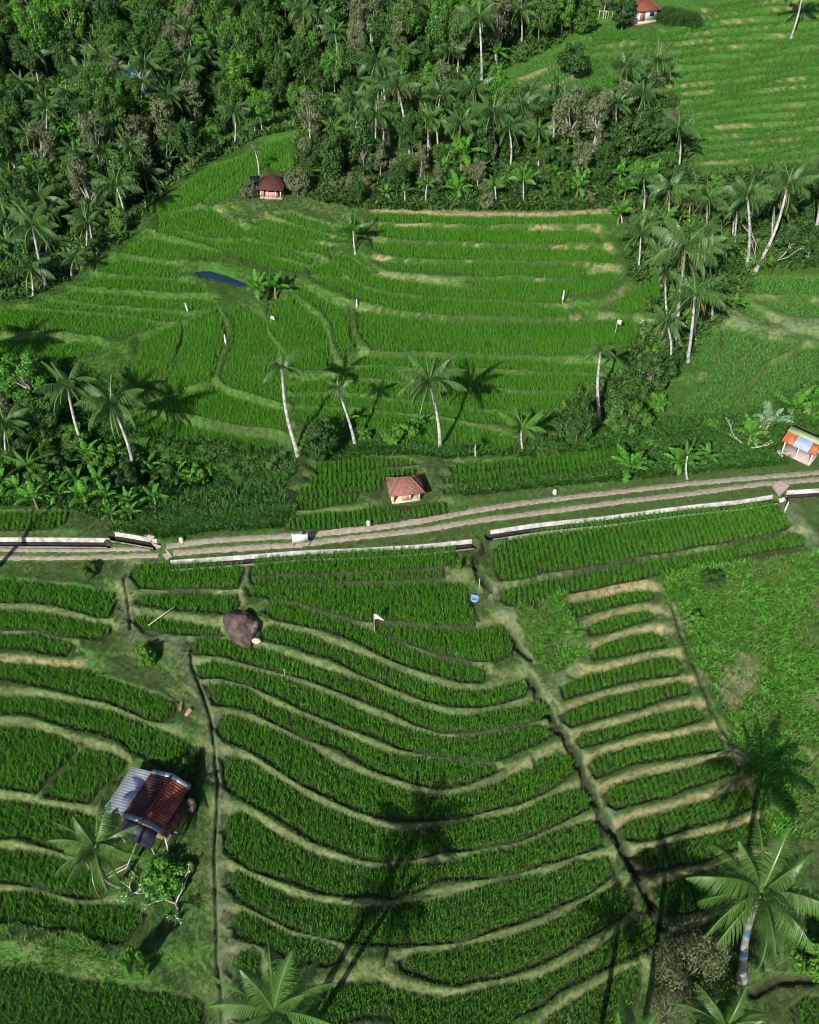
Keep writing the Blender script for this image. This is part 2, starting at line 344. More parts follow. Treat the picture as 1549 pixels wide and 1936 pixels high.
POND = wline("346,517 375,505 398,504 430,517 467,538 452,541 420,532 385,525")[:, :2]
CORRIDOR = np.vstack([wline(s)[:, :2] for s in ROAD_U])
CORRIDOR2 = np.vstack([wline(s)[:, :2] for s in ROAD_L])

def terrain(X, Y, masks=False):
    shp = X.shape
    X = X.ravel().astype(float); Y = Y.ravel().astype(float)
    n = len(X)
    B = base(X, Y)
    d1 = np.full(n, 99.0); d2 = np.full(n, 99.0); f1 = B.copy(); f2 = B.copy()
    inside = np.zeros(n, bool)
    for P in PADS:
        x0, x1, y0, y1 = P['bb']; M = 5.0
        idx = np.nonzero((X > x0 - M) & (X < x1 + M) & (Y > y0 - M) & (Y < y1 + M))[0]
        if not len(idx): continue
        d, ins = seg_dist(X[idx], Y[idx], P['w'])
        d = np.where(ins, -d, d)
        fz = floor_z(P, X[idx], Y[idx])
        a1 = d1[idx]; a2 = d2[idx]; g1 = f1[idx]; g2 = f2[idx]
        better = d < a1
        n2 = np.where(better, a1, np.where(d < a2, d, a2)); h2 = np.where(better, g1, np.where(d < a2, fz, g2))
        d1[idx] = np.where(better, d, a1); f1[idx] = np.where(better, fz, g1)
        d2[idx] = n2; f2[idx] = h2
    inside = d1 <= 0
    D1 = np.maximum(d1, 0); D2 = np.maximum(d2, 0)
    rim = 0.29 * sstep(0.0, 0.16, D1)
    single = (f1 + rim) * (1 - sstep(.5, 3.0, D1)) + B * sstep(.5, 3.0, D1)
    hi = np.maximum(f1, f2); lo = np.minimum(f1, f2)
    dhi = np.where(f1 >= f2, D1, D2); dlo = np.where(f1 >= f2, D2, D1)
    t = dhi / (dhi + dlo + 1e-6)
    prof = sstep(.48, .97, t)
    pair = (hi + 0.29 * sstep(0, .16, dhi)) * (1 - prof) + (lo + .0) * prof
    wp = 1 - sstep(2.2, 4.2, D1 + D2)
    H = pair * wp + single * (1 - wp)
    H = np.where(inside, f1, H)
    soil = 4 * prof * (1 - prof) * np.clip((hi - lo + .1) / .5, 0, 1.2) * (1 - sstep(1.3, 2.4, D1 + D2)) * (~inside)
    mud = np.where(inside, 1.0, 1 - sstep(0.0, .05, D1))
    rough = (np.sin(X * 2.1 + 1.3 * np.sin(Y * 1.7)) * np.sin(Y * 2.6 + 1.1 * np.sin(X * 1.9)) * .035 + np.sin(X * 5.3 + 2 * np.sin(Y * 3.1)) * np.sin(Y * 5.9 + X) * .02)
    H = H + rough * (~inside) * sstep(.1, .35, D1)
    # flatten the track
    vis = (Y > 40) & (Y < 90)
    idx = np.nonzero(vis)[0]
    if len(idx):
        dl, _ = seg_dist(X[idx], Y[idx], CORRIDOR, False); dl2, _ = seg_dist(X[idx], Y[idx], CORRIDOR2, False)
        dm = np.minimum(dl, dl2)
        w = 1 - sstep(.6, 1.8, dm)
        ok = ~inside[idx]
        H[idx] = np.where(ok, H[idx] * (1 - w) + B[idx] * w, H[idx]); soil[idx] *= (1 - w)
    wet = np.zeros(n)
    for line, wd, dp in DITCHW:
        x0, y0 = line.min(0) - 2; x1, y1 = line.max(0) + 2
        idx = np.nonzero((X > x0) & (X < x1) & (Y > y0) & (Y < y1))[0]
        if not len(idx): continue
        d, _ = seg_dist(X[idx], Y[idx], line, False)
        g = 1 - sstep(wd * .55, wd * 1.5, d)
        H[idx] -= dp * g; mud[idx] = np.maximum(mud[idx], g); soil[idx] *= 1 - g; wet[idx] = np.maximum(wet[idx], g)
    for line in CANALW:
        x0, y0 = line.min(0) - 3; x1, y1 = line.max(0) + 3
        idx = np.nonzero((X > x0) & (X < x1) & (Y > y0) & (Y < y1))[0]
        if not len(idx): continue
        d, _ = seg_dist(X[idx], Y[idx], line - np.array([[0, .42]]), False)
        g = 1 - sstep(.36, .50, d)
        H[idx] = H[idx] * (1 - g) + (B[idx] - .75) * g; mud[idx] = np.maximum(mud[idx], g); soil[idx] *= 1 - g; wet[idx] = np.maximum(wet[idx], g)
        g2 = (1 - sstep(.55, 1.2, d)) * (1 - g)
        H[idx] = np.where(inside[idx], H[idx], H[idx] * (1 - g2) + B[idx] * g2)
    d, ins = seg_dist(X, Y, POND)
    sd = np.where(ins, -d, d)
    pz = base(POND[:, 0], POND[:, 1]).mean()
    g = 1 - sstep(-.5, .3, sd)
    H = H * (1 - g) + (pz - .9) * g; mud = np.maximum(mud, g)
    # flat pads under huts
    for (hx, hy, hr) in HUTS:
        dd = np.hypot(X - hx, Y - hy)
        w = 1 - sstep(hr, hr + 1.6, dd)
        H = H * (1 - w) + base(np.array([hx]), np.array([hy]))[0] * w
        soil *= 1 - w
    if masks:
        return H.reshape(shp), inside.reshape(shp), soil.reshape(shp), mud.reshape(shp), D1.reshape(shp), wet.reshape(shp)
    return H.reshape(shp)
HUTPX = {'tin': (297, 1540, 2.6), 'tile': (766, 937, 1.7), 'rust': (1512, 858, 1.9), 'maroon': (517, 368, 2.0), 'white': (1212, 40, 2.2), 'forest': (262, 172, 2.0), 'forest2': (185, 168, 1.6)}
HUTW = {k: unproj([v[0]], [v[1]])[0] for k, v in HUTPX.items()}
HUTS = [(HUTW[k][0], HUTW[k][1], HUTPX[k][2]) for k in HUTPX]
def ground_at(x, y):
    return float(terrain(np.array([x]), np.array([y]))[0])
def gpt(px, py):
    p = unproj([px], [py])[0]
    # refine against the stepped ground
    for _ in range(3):
        z = ground_at(p[0], p[1]); d = rays([px], [py])[0]
        t = (z - CAM_H) / d[2]
        if t <= 0: break
        q = d * t
        p = np.array([q[0], q[1], z])
    p[2] = ground_at(p[0], p[1])
    return p
# ------------------------------------------------------------------ mesh helpers
def mesh_np(name, V, faces, attrs=None, smooth=False):
    """faces: list of int arrays (n,k); attrs: dict name -> per-vertex floats"""
    V = np.asarray(V, np.float32).reshape(-1, 3)
    me = bpy.data.meshes.new(name)
    me.vertices.add(len(V)); me.vertices.foreach_set('co', V.ravel())
    fs = [np.asarray(f, np.int32) for f in faces if len(f)]
    loops = np.concatenate([f.ravel() for f in fs])
    tot = np.concatenate([np.full(len(f), f.shape[1], np.int32) for f in fs])
    start = np.concatenate([[0], np.cumsum(tot)[:-1]]).astype(np.int32)
    me.loops.add(len(loops)); me.loops.foreach_set('vertex_index', loops)
    me.polygons.add(len(tot)); me.polygons.foreach_set('loop_start', start)
    try: me.polygons.foreach_set('loop_total', tot)
    except Exception: pass
    if smooth: me.polygons.foreach_set('use_smooth', np.ones(len(tot), bool))
    me.update(calc_edges=True)
    for k, v in (attrs or {}).items():
        a = me.attributes.new(k, 'FLOAT', 'POINT'); a.data.foreach_set('value', np.asarray(v, np.float32))
    return me
def link(name, me, m=None, parent=None, loc=None, rot=None):
    o = bpy.data.objects.new(name, me); COL.objects.link(o)
    if m is not None and me is not None and not me.materials: me.materials.append(m)
    if parent is not None: o.parent = parent
    if loc is not None: o.location = loc
    if rot is not None: o.rotation_euler = rot
    return o
def tag(o, label, cat, group=None):
    o['label'] = label; o['category'] = cat
    if group: o['group'] = group
    return o
def empty(name, loc, label, cat, group=None, rz=0.0, scale=None):
    o = bpy.data.objects.new(name, None); COL.objects.link(o)
    o.empty_display_size = .3; o.location = loc; o.rotation_euler = (0, 0, rz)
    if scale is not None: o.scale = scale
    return tag(o, label, cat, group)
class MB:
    """collects boxes, tubes and sheets, then links them as one mesh"""
    def __init__(s): s.V = []; s.F3 = []; s.F4 = []; s.n = 0; s.A = []
    def add(s, V, f4=(), f3=(), a=0.0):
        V = np.asarray(V, float).reshape(-1, 3); s.V.append(V)
        if len(f4): s.F4.append(np.asarray(f4) + s.n)
        if len(f3): s.F3.append(np.asarray(f3) + s.n)
        s.A.append(np.full(len(V), a)); s.n += len(V)
    def box(s, c, d, rz=0.0, tilt=0.0, a=0.0):
        h = np.array(d) / 2
        v = np.array([[x, y, z] for x in (-1, 1) for y in (-1, 1) for z in (-1, 1)], float) * h
        if tilt: v = v @ np.array(Matrix.Rotation(tilt, 3, 'Y')).T
        if rz: v = v @ np.array(Matrix.Rotation(rz, 3, 'Z')).T
        s.add(v + np.array(c), [[0, 1, 3, 2], [4, 6, 7, 5], [0, 4, 5, 1], [2, 3, 7, 6], [0, 2, 6, 4], [1, 5, 7, 3]], a=a)
    def tube(s, pts, rad, n=7, cap=True, a=0.0):
        pts = np.asarray(pts, float); rad = np.broadcast_to(rad, (len(pts),))
        T = np.gradient(pts, axis=0); T /= np.linalg.norm(T, axis=1)[:, None] + 1e-9
        ref = np.array([0, 0, 1.0]) if abs(T[0][2]) < .9 else np.array([1.0, 0, 0])
        V = []
        for p, t, r in zip(pts, T, rad):
            u = np.cross(t, ref); u /= np.linalg.norm(u) + 1e-9; w = np.cross(t, u)
            an = np.arange(n) * 2 * math.pi / n
            V.append(p + r * (np.cos(an)[:, None] * u + np.sin(an)[:, None] * w))
        V = np.vstack(V); f = []
        for i in range(len(pts) - 1):
            for j in range(n):
                k = (j + 1) % n
                f.append([i * n + j, i * n + k, (i + 1) * n + k, (i + 1) * n + j])
        f3 = []
        if cap:
            V = np.vstack([V, pts[-1:]]); e = len(V) - 1; o = (len(pts) - 1) * n
            f3 = [[o + j, o + (j + 1) % n, e] for j in range(n)]
        s.add(V, f, f3, a)
    def plate(s, quad, th, a=0.0):
        """thick sheet from four corners, thickened along its normal"""
        q = np.asarray(quad, float); nrm = np.cross(q[1] - q[0], q[3] - q[0]); nrm /= np.linalg.norm(nrm)
        v = np.vstack([q, q - nrm * th])
        s.add(v, [[0, 1, 2, 3], [7, 6, 5, 4], [0, 4, 5, 1], [1, 5, 6, 2], [2, 6, 7, 3], [3, 7, 4, 0]], a=a)
    def build(s, name, m=None, parent=None, smooth=False, **k):
        fs = []
        if s.F4: fs.append(np.vstack(s.F4))
        if s.F3: fs.append(np.vstack(s.F3))
        me = mesh_np(name, np.vstack(s.V), fs, {'v': np.concatenate(s.A)}, smooth)
        return link(name, me, m, parent, **k)

# ------------------------------------------------------------------ materials
class NT:
    def __init__(s, name):
        s.m = bpy.data.materials.new(name); s.m.use_nodes = True
        s.t = s.m.node_tree; s.t.nodes.clear()
        s.out = s.n('ShaderNodeOutputMaterial')
    def n(s, typ, **kw):
        q = s.t.nodes.new(typ)
        for k, v in kw.items():
            if k in q.inputs: q.inputs[k].default_value = v
            else: setattr(q, k, v)
        return q
    def l(s, a, b): s.t.links.new(a, b)
    def noise(s, scale, detail=3, coord='Object', rough=.55):
        if not hasattr(s, 'tc'): s.tc = s.n('ShaderNodeTexCoord')
        q = s.n('ShaderNodeTexNoise'); q.inputs['Scale'].default_value = scale; q.inputs['Detail'].default_value = detail; q.inputs['Roughness'].default_value = rough
        s.l(s.tc.outputs[coord], q.inputs['Vector']); return q.outputs['Fac']
    def ramp(s, fac, stops):
        q = s.n('ShaderNodeValToRGB'); e = q.color_ramp.elements
        while len(e) < len(stops): e.new(.5)
        for i, (p, c) in enumerate(stops):
            e[i].position = p; e[i].color = (*c, 1) if len(c) == 3 else c
        s.l(fac, q.inputs['Fac']); return q.outputs['Color']
    def mix(s, fac, a, b):
        q = s.n('ShaderNodeMix'); q.data_type = 'RGBA'
        for sock, v in ((q.inputs[0], fac), (q.inputs[6], a), (q.inputs[7], b)):
            if hasattr(v, 'is_output'): s.l(v, sock)
            elif isinstance(v, (int, float)): sock.default_value = v
            else: sock.default_value = (*v, 1)
        return q.outputs[2]
    def mth(s, op, a, b=0.0, clamp=False):
        q = s.n('ShaderNodeMath'); q.operation = op; q.use_clamp = clamp
        for sock, v in ((q.inputs[0], a), (q.inputs[1], b)):
            if hasattr(v, 'is_output'): s.l(v, sock)
            else: sock.default_value = v
        return q.outputs[0]
    def attr(s, name):
        q = s.n('ShaderNodeAttribute'); q.attribute_name = name; return q.outputs['Fac']
    def rand(s): return s.n('ShaderNodeObjectInfo').outputs['Random']
    def surf(s, col, rough=.8, bump=None, bstr=.3, bdist=.05, spec=.3, trans=0.0, metal=0.0):
        p = s.n('ShaderNodeBsdfPrincipled')
        if hasattr(col, 'is_output'): s.l(col, p.inputs['Base Color'])
        else: p.inputs['Base Color'].default_value = (*col, 1)
        if hasattr(rough, 'is_output'): s.l(rough, p.inputs['Roughness'])
        else: p.inputs['Roughness'].default_value = rough
        p.inputs['Specular IOR Level'].default_value = spec; p.inputs['Metallic'].default_value = metal
        if bump is not None:
            b = s.n('ShaderNodeBump'); b.inputs['Strength'].default_value = bstr; b.inputs['Distance'].default_value = bdist
            s.l(bump, b.inputs['Height']); s.l(b.outputs[0], p.inputs['Normal'])
        sh = p.outputs[0]
        if trans:
            tr = s.n('ShaderNodeBsdfTranslucent')
            if hasattr(col, 'is_output'): s.l(col, tr.inputs['Color'])
            else: tr.inputs['Color'].default_value = (*col, 1)
            mx = s.n('ShaderNodeMixShader'); mx.inputs[0].default_value = trans
            s.l(sh, mx.inputs[1]); s.l(tr.outputs[0], mx.inputs[2]); sh = mx.outputs[0]
        s.l(sh, s.out.inputs['Surface']); return s.m
def mat_leaf(name, lo, hi, alt=None, trans=.25, spec=.25, rough=.5, hue=.35):
    t = NT(name)
    v = t.attr('v')
    c = t.mix(v, lo, hi)
    if alt is not None: c = t.mix(t.mth('MULTIPLY', t.rand(), hue), c, alt)
    return t.surf(c, rough, spec=spec, trans=trans)
def mat_simple(name, a, b, scale=4.0, rough=.8, bstr=.3, bdist=.03, spec=.3, metal=0.0, detail=4):
    t = NT(name); f = t.noise(scale, detail)
    return t.surf(t.ramp(f, [(.3, a), (.7, b)]), rough, f, bstr, bdist, spec, 0.0, metal)
M = {}
def mat_rice(name, a, b, c):
    t = NT(name)
    big = t.noise(.16, 3); fine = t.noise(1.3, 2)
    col = t.mix(t.ramp(big, [(.35, (0, 0, 0)), (.65, (1, 1, 1))]), a, b)
    col = t.mix(t.mth('MULTIPLY', t.attr('v'), .75), col, c)
    col = t.mix(t.mth('MULTIPLY', t.rand(), .55), col, tuple(q * w for q, w in zip(b, (1.25, .98, 1.2))))
    col = t.mix(t.mth('MULTIPLY', t.ramp(t.noise(.45, 4), [(.52, (0, 0, 0)), (.72, (1, 1, 1))]), .45), col, tuple(q * w for q, w in zip(c, (1.15, .85, 1.3))))
    return t.surf(col, .5, spec=.22, trans=.3)
M['rice'] = mat_rice('rice_leaf', (.048, .205, .011), (.076, .275, .016), (.125, .36, .032))
M['rice_mid'] = mat_rice('rice_leaf_bright', (.056, .235, .013), (.085, .30, .018), (.13, .365, .036))
M['rice_hill'] = mat_rice('rice_leaf_hill', (.045, .20, .014), (.065, .25, .020), (.10, .31, .038))
M['rice_pale'] = mat_rice('rice_leaf_pale', (.065, .25, .03), (.095, .30, .045), (.14, .36, .07))
M['palm'] = mat_leaf('palm_leaf', (.018, .062, .012), (.135, .25, .065), (.03, .10, .02), .14, .35, .42)
M['palm_bright'] = mat_leaf('palm_leaf_bright', (.05, .15, .02), (.14, .30, .05), (.05, .18, .02), .3, .35, .42)
M['frond_dry'] = mat_leaf('dry_frond', (.16, .09, .035), (.30, .19, .09), None, .15)
M['leaf_dark'] = mat_leaf('leaf_dark', (0.02, 0.064, 0.013), (0.066, 0.15, 0.032), (0.068, 0.145, 0.032))
M['leaf_mid'] = mat_leaf('leaf_mid', (0.034, 0.1, 0.015), (0.1, 0.23, 0.036), (0.11, 0.19, 0.04))
M['leaf_bright'] = mat_leaf('leaf_bright', (0.046, 0.17, 0.017), (0.12, 0.32, 0.036), (0.135, 0.28, 0.032))
M['leaf_grey'] = mat_leaf('leaf_grey', (.075, .115, .045), (.21, .25, .115), (.19, .21, .10))
M['leaf_red'] = mat_leaf('leaf_red', (.12, .02, .015), (.30, .05, .03))
M['banana'] = mat_leaf('banana_leaf', (.045, .17, .018), (.14, .36, .045), (.08, .30, .02), .35, .3, .55)
M['banana_pale'] = mat_leaf('banana_leaf_pale', (.12, .26, .10), (.28, .42, .22), None, .3, .3, .55)
M['under'] = mat_leaf('undergrowth_leaf', (.030, .085, .016), (.115, .22, .045))
M['weedb'] = mat_leaf('bright_weed_leaf', (.06, .22, .02), (.13, .40, .04))
M['weed'] = mat_leaf('weed_leaf', (.026, .085, .012), (.070, .19, .026))  # greens darkened so the colour stands in for the gully's shade
def mat_bark(name, a, b):
    t = NT(name); f = t.noise(2.2, 5); w = t.n('ShaderNodeTexWave'); w.bands_direction = 'Z'; w.inputs['Scale'].default_value = 3.2; w.inputs['Distortion'].default_value = 2.5
    t.l(t.tc.outputs['Object'], w.inputs['Vector'])
    c = t.ramp(f, [(.35, a), (.62, b)]); c = t.mix(t.mth('MULTIPLY', w.outputs['Fac'], .3), c, a)
    return t.surf(c, .85, w.outputs['Fac'], .4, .03)
M['palm_bark'] = mat_bark('palm_bark', (.26, .245, .225), (.62, .61, .59))
M['bark'] = mat_bark('tree_bark', (.10, .085, .065), (.26, .22, .18))
M['bark_pale'] = mat_bark('pale_bark', (.30, .27, .23), (.55, .52, .47))
M['banana_stem'] = mat_simple('banana_stem', (.10, .13, .04), (.28, .24, .12), 5)
M['coconut'] = mat_simple('coconut', (.30, .20, .04), (.16, .20, .04), 3)

# ground
def mat_ground():
    t = NT('terrace_ground')
    n1 = t.noise(.35, 4); n2 = t.noise(2.4, 5); n3 = t.noise(14, 3); n0 = t.noise(.06, 3)
    g = t.ramp(n2, [(.3, (.045, .078, .022)), (.55, (.082, .120, .038)), (.75, (.125, .155, .065))])
    g2 = t.ramp(n2, [(.3, (.035, .095, .018)), (.6, (.07, .175, .03)), (.8, (.12, .22, .05))])
    col = t.mix(t.ramp(n1, [(.4, (0, 0, 0)), (.62, (1, 1, 1))]), g, g2)
    # lush wild vegetation floor
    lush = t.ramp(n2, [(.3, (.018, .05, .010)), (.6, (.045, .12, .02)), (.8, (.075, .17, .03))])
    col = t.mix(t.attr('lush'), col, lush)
    col = t.mix(t.attr('vivid'), col, t.ramp(n2, [(.3, (.036, .108, .013)), (.6, (.062, .165, .020)), (.8, (.105, .19, .042))]))
    # dry straw patches
    dry = t.mth('MULTIPLY', t.attr('dry'), t.ramp(t.noise(1.1, 5), [(.30, (0, 0, 0)), (.52, (1, 1, 1))]))
    col = t.mix(t.mth('MULTIPLY', dry, .8), col, t.ramp(n2, [(.3, (.22, .21, .11)), (.7, (.40, .36, .22))]))
    # pale trodden grass
    col = t.mix(t.mth('MULTIPLY', t.attr('trod'), .75), col, t.ramp(n2, [(.3, (.11, .155, .07)), (.7, (.19, .225, .115))]))
    # bare soil on the cut banks
    sn = t.ramp(n1, [(.36, (.05, .05, .05)), (.62, (1, 1, 1))])
    sm = t.mth('MULTIPLY', t.attr('soil'), t.mth('ADD', t.mth('MULTIPLY', sn, .7), t.mth('ADD', .02, t.mth('MULTIPLY', t.attr('ochre'), .45))), True)
    sm = t.mth('MULTIPLY', sm, t.ramp(n3, [(.30, (.45, .45, .45)), (.55, (1, 1, 1))]))
    sm = t.mth('MULTIPLY', sm, t.ramp(n2, [(.22, (.25, .25, .25)), (.5, (1, 1, 1))]))
    soilc = t.mix(t.attr('ochre'), t.ramp(n2, [(.3, (.12, .125, .065)), (.7, (.27, .235, .145))]), t.ramp(n2, [(.3, (.25, .175, .09)), (.7, (.45, .335, .20))]))
    col = t.mix(sm, col, soilc)
    # wet paddy mud and ditches
    mudc = t.ramp(n2, [(.35, (.020, .022, .012)), (.7, (.045, .045, .024))])
    col = t.mix(t.attr('mud'), col, mudc)
    rough = t.mth('SUBTRACT', .92, t.mth('MULTIPLY', t.attr('mud'), .35))
    bump = t.mth('ADD', t.mth('MULTIPLY', n3, .5), n2)
    return t.surf(col, rough, bump, .55, .12, .15)
M['ground'] = mat_ground()

# ------------------------------------------------------------------ ground sheet
def poly_mask(px, X, Y, soft=1.0):
    w = unproj([p[0] for p in px], [p[1] for p in px])[:, :2]
    x0, y0 = w.min(0) - soft * 2; x1, y1 = w.max(0) + soft * 2
    out = np.zeros(X.shape)
    idx = (X > x0) & (X < x1) & (Y > y0) & (Y < y1)
    d, ins = seg_dist(X[idx], Y[idx], w)
    sd = np.where(ins, -d, d)
    out[idx] = 1 - sstep(-soft, soft, sd)
    return out
def ext(pts): return [(-300 if x <= 0 else 1900 if x >= 1549 else x, 2100 if y >= 1936 else -160 if y <= 0 else y) for x, y in pts]
FOREST = ext([(0, 0), (1120, 0), (1090, 60), (1000, 112), (900, 152), (830, 165), (650, 190), (600, 225), (565, 246), (500, 262), (400, 312), (330, 357), (270, 417), (240, 450), (140, 527), (60, 562), (0, 582)])
BELT = [(565, 270), (600, 230), (640, 262), (700, 310), (860, 292), (980, 280), (1040, 225), (1130, 185), (1240, 200), (1300, 290), (1270, 350), (1180, 372), (1140, 392), (1020, 396), (700, 396), (600, 380), (540, 345)]
GROVE = [(1180, 400), (1250, 330), (1400, 330), (1620, 320), (1620, 500), (1420, 510), (1400, 560), (1330, 640), (1270, 700), (1230, 760), (1060, 850), (1050, 760), (1170, 720), (1230, 600), (1190, 520)]
GULLY = [(-200, 690), (60, 690), (150, 700), (250, 745), (235, 790), (270, 830), (400, 860), (520, 860), (560, 880), (540, 960), (430, 992), (220, 985), (100, 960), (-200, 955)]
HEDGE = [(560, 862), (700, 830), (840, 850), (1000, 850), (1100, 830), (1250, 800), (1400, 790), (1549, 740), (1640, 760), (1640, 850), (1460, 880), (1200, 905), (860, 935), (840, 905), (1000, 862), (840, 872), (700, 862), (600, 880)]
WEEDY = ext([(1250, 1100), (1330, 1075), (1549, 1030), (1549, 1590), (1455, 1590), (1395, 1420), (1320, 1270), (1260, 1170)])
WEEDY2 = [(970, 1160), (1060, 1125), (1100, 1200), (1110, 1240), (1050, 1275), (1010, 1250)]
def smoothpts(a): return np.linspace(0, 1, a)
ys = [-60, -40, -25, -12, -4, 2, 7, 11]
y = 14.0
while y < 320:
    ys.append(y); y += 0.112 if y < 46 else 0.14 if y < 66 else 0.17 if y < 70 else 0.17 + (y - 70) * .0026 if y < 180 else 3.0
ys += [340, 370, 410, 460, 520, 600]
ys = np.array(ys)
NC = 800
uu = np.linspace(-1, 1, NC)
hw = .56 * np.sqrt(np.maximum(ys, 14) ** 2 + 60 ** 2)
GX = uu[None, :] * hw[:, None]
GX = np.hstack([np.full((len(ys), 1), -520.0), GX[:, :1] - 60, GX, GX[:, -1:] + 60, np.full((len(ys), 1), 520.0)])
GY = np.repeat(ys[:, None], GX.shape[1], 1)
H, INS, SOIL, MUD, D1, WET = terrain(GX, GY, True)
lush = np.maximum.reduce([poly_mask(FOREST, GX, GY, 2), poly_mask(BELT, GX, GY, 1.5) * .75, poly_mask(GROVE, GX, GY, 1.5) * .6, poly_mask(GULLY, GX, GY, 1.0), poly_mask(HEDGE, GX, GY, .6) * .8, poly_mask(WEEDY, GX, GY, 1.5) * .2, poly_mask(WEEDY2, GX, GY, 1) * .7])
def drypat(x, y):
    return sstep(.18, .62, np.sin(x * .52 + 1.6 * np.sin(y * .31 + 1)) * np.sin(y * .63 + 1.4 * np.sin(x * .37)) + .45 * np.sin(x * 1.7 + 2 * np.sin(y * .9)) * np.sin(y * 1.9 + x * .6))
dry = np.maximum(poly_mask(WEEDY, GX, GY, 2) * drypat(GX, GY), .55 * poly_mask(BELT, GX, GY, 2)) + .35 * poly_mask([(400, 370), (520, 365), (700, 390), (690, 430), (560, 440), (430, 420)], GX, GY, 1.5)
trod = np.zeros(GX.shape)
for line, w in [("C1: 745,480 720,560 715,700 730,850 800,900 900,910 1000,960 1060,1040 1110,1150 1190,1320 1230,1500 D1: 1240,120 1250,300 1250,600 1260,900 1290,1200 1300,1500", .55),
                ("927,1120 960,1170 985,1230 1010,1290 1060,1370 1100,1450 1150,1540 1200,1640", .55), ("C3: 30,620 130,800 200,900 260,980 130,1080 60,1200", .6),
                ("C1: 1390,500 1350,640 1350,720 1290,800 1250,870 1060,900", .35), ("1490,960 1510,1000 1540,1040", .8), ("1320,590 1400,610 1460,620 1549,635", 1.0), ("(", .0)][:-1]:
    d, _ = seg_dist(GX.ravel(), GY.ravel(), wline(line)[:, :2], False)
    trod = np.maximum(trod, (1 - sstep(w * .6, w * 2.0, d)).reshape(GX.shape))
ochre = np.clip(poly_mask([(1060, 1090), (1240, 1090), (1300, 1230), (1400, 1420), (1560, 1650), (1560, 1830), (1250, 1800), (1080, 1420), (1040, 1250)], GX, GY, 1), 0, 1)
ochre = np.maximum(ochre, poly_mask(ext([(0, 1225), (130, 1240), (340, 1300), (330, 1340), (150, 1280), (0, 1250)]), GX, GY, .6))
ochre = np.maximum(ochre, .8 * poly_mask([(690, 385), (1240, 380), (1240, 408), (690, 412)], GX, GY, .6))
ochre = np.maximum(ochre, .25)
ochre = np.maximum(ochre, .85 * sstep(96, 101, GY))
ochre = np.maximum(ochre, .8 * poly_mask([(690, 400), (1170, 400), (1175, 520), (690, 500)], GX, GY, 1))
SOIL = np.maximum(SOIL, .9 * poly_mask([(700, 392), (760, 395), (850, 400), (1020, 403), (1160, 393), (1240, 390), (1240, 396), (1150, 401), (1020, 410), (850, 407), (705, 400)], GX, GY, .5) * (~INS))
SOIL = np.maximum(SOIL, .9 * poly_mask([(1070, 1130), (1100, 1108), (1230, 1100), (1232, 1113), (1150, 1122), (1080, 1142)], GX, GY, .3) * (~INS))
patch = sstep(-.25, .55, np.sin(GX * .31 + 1.7 * np.sin(GY * .23)) * np.sin(GX * .17 + GY * .41 + 1.1 * np.sin(GX * .11)))
NSTEP = poly_mask([(690, 395), (1175, 395), (1180, 540), (690, 505)], GX, GY, 1)
SOIL = SOIL * np.where(GY < 97, 1.0, np.maximum(1.25 * patch, 2.6 * NSTEP))
SOIL *= 1 - .8 * np.clip(poly_mask(ext([(0, 560), (400, 380), (620, 560), (640, 860), (0, 860)]), GX, GY, 2), 0, 1)
MUD = MUD * np.where(GY > 62, .42, .85)
nr, nc = GX.shape
V = np.stack([GX, GY, H], -1).reshape(-1, 3)
i = np.arange(nr - 1)[:, None] * nc + np.arange(nc - 1)[None]
Fq = np.stack([i, i + 1, i + nc + 1, i + nc], -1).reshape(-1, 4)
me = mesh_np('ground', V, [Fq], dict(soil=SOIL.ravel(), mud=MUD.ravel(), lush=np.clip(lush, 0, 1).ravel(), dry=np.clip(dry, 0, 1).ravel(), trod=(trod * (1 - MUD)).ravel(), ochre=(ochre * np.where(GY < 62, .82, 1)).ravel(), vivid=(.8 * sstep(63, 70, GY) * (1 - .75 * np.clip(trod, 0, 1))).ravel()), True)
ground = link('ground', me, M['ground']); ground['kind'] = 'structure'

# ------------------------------------------------------------------ rice
def clump_mesh(pts, nb, L, wd, spread, lean, full, rg):
    """blades of grass-like plants on given base points; returns V, quads, tris, v-attr"""
    n = len(pts); N = n * nb
    base_ = np.repeat(pts, nb, 0)
    a = rg.uniform(0, 2 * np.pi, N); r = spread * np.sqrt(rg.uniform(0, 1, N))
    b = base_ + np.stack([np.cos(a) * r, np.sin(a) * r, np.zeros(N)], 1)
    a2 = a + rg.normal(0, .7, N); ln = L * rg.uniform(.65, 1.2, N)
    le = lean * rg.uniform(.2, 1.2, N)
    dirx = np.cos(a2); diry = np.sin(a2)
    pw = rg.uniform(0, np.pi, N); wx = np.cos(pw) * wd / 2; wy = np.sin(pw) * wd / 2
    mid = b + np.stack([dirx * le * .35 * ln, diry * le * .35 * ln, .62 * ln], 1)
    tip = b + np.stack([dirx * le * ln, diry * le * ln, ln * (1 - .25 * le)], 1)
    wv = np.stack([wx, wy, np.zeros(N)], 1)
    vv = np.clip(np.repeat(rg.uniform(0, 1, n), nb) * .6 + rg.uniform(0, .4, N), 0, 1)
    if full:
        V = np.stack([b - wv * .6, b + wv * .6, mid + wv, mid - wv, tip], 1).reshape(-1, 3)
        k = np.arange(N)[:, None] * 5
        return V, k + np.array([[0, 1, 2, 3]]), k + np.array([[3, 2, 4]]), np.repeat(vv, 5)
    V = np.stack([b - wv, b + wv, tip], 1).reshape(-1, 3)
    k = np.arange(N)[:, None] * 3
    return V, np.zeros((0, 4), int), k + np.array([[0, 1, 2]]), np.repeat(vv, 3)
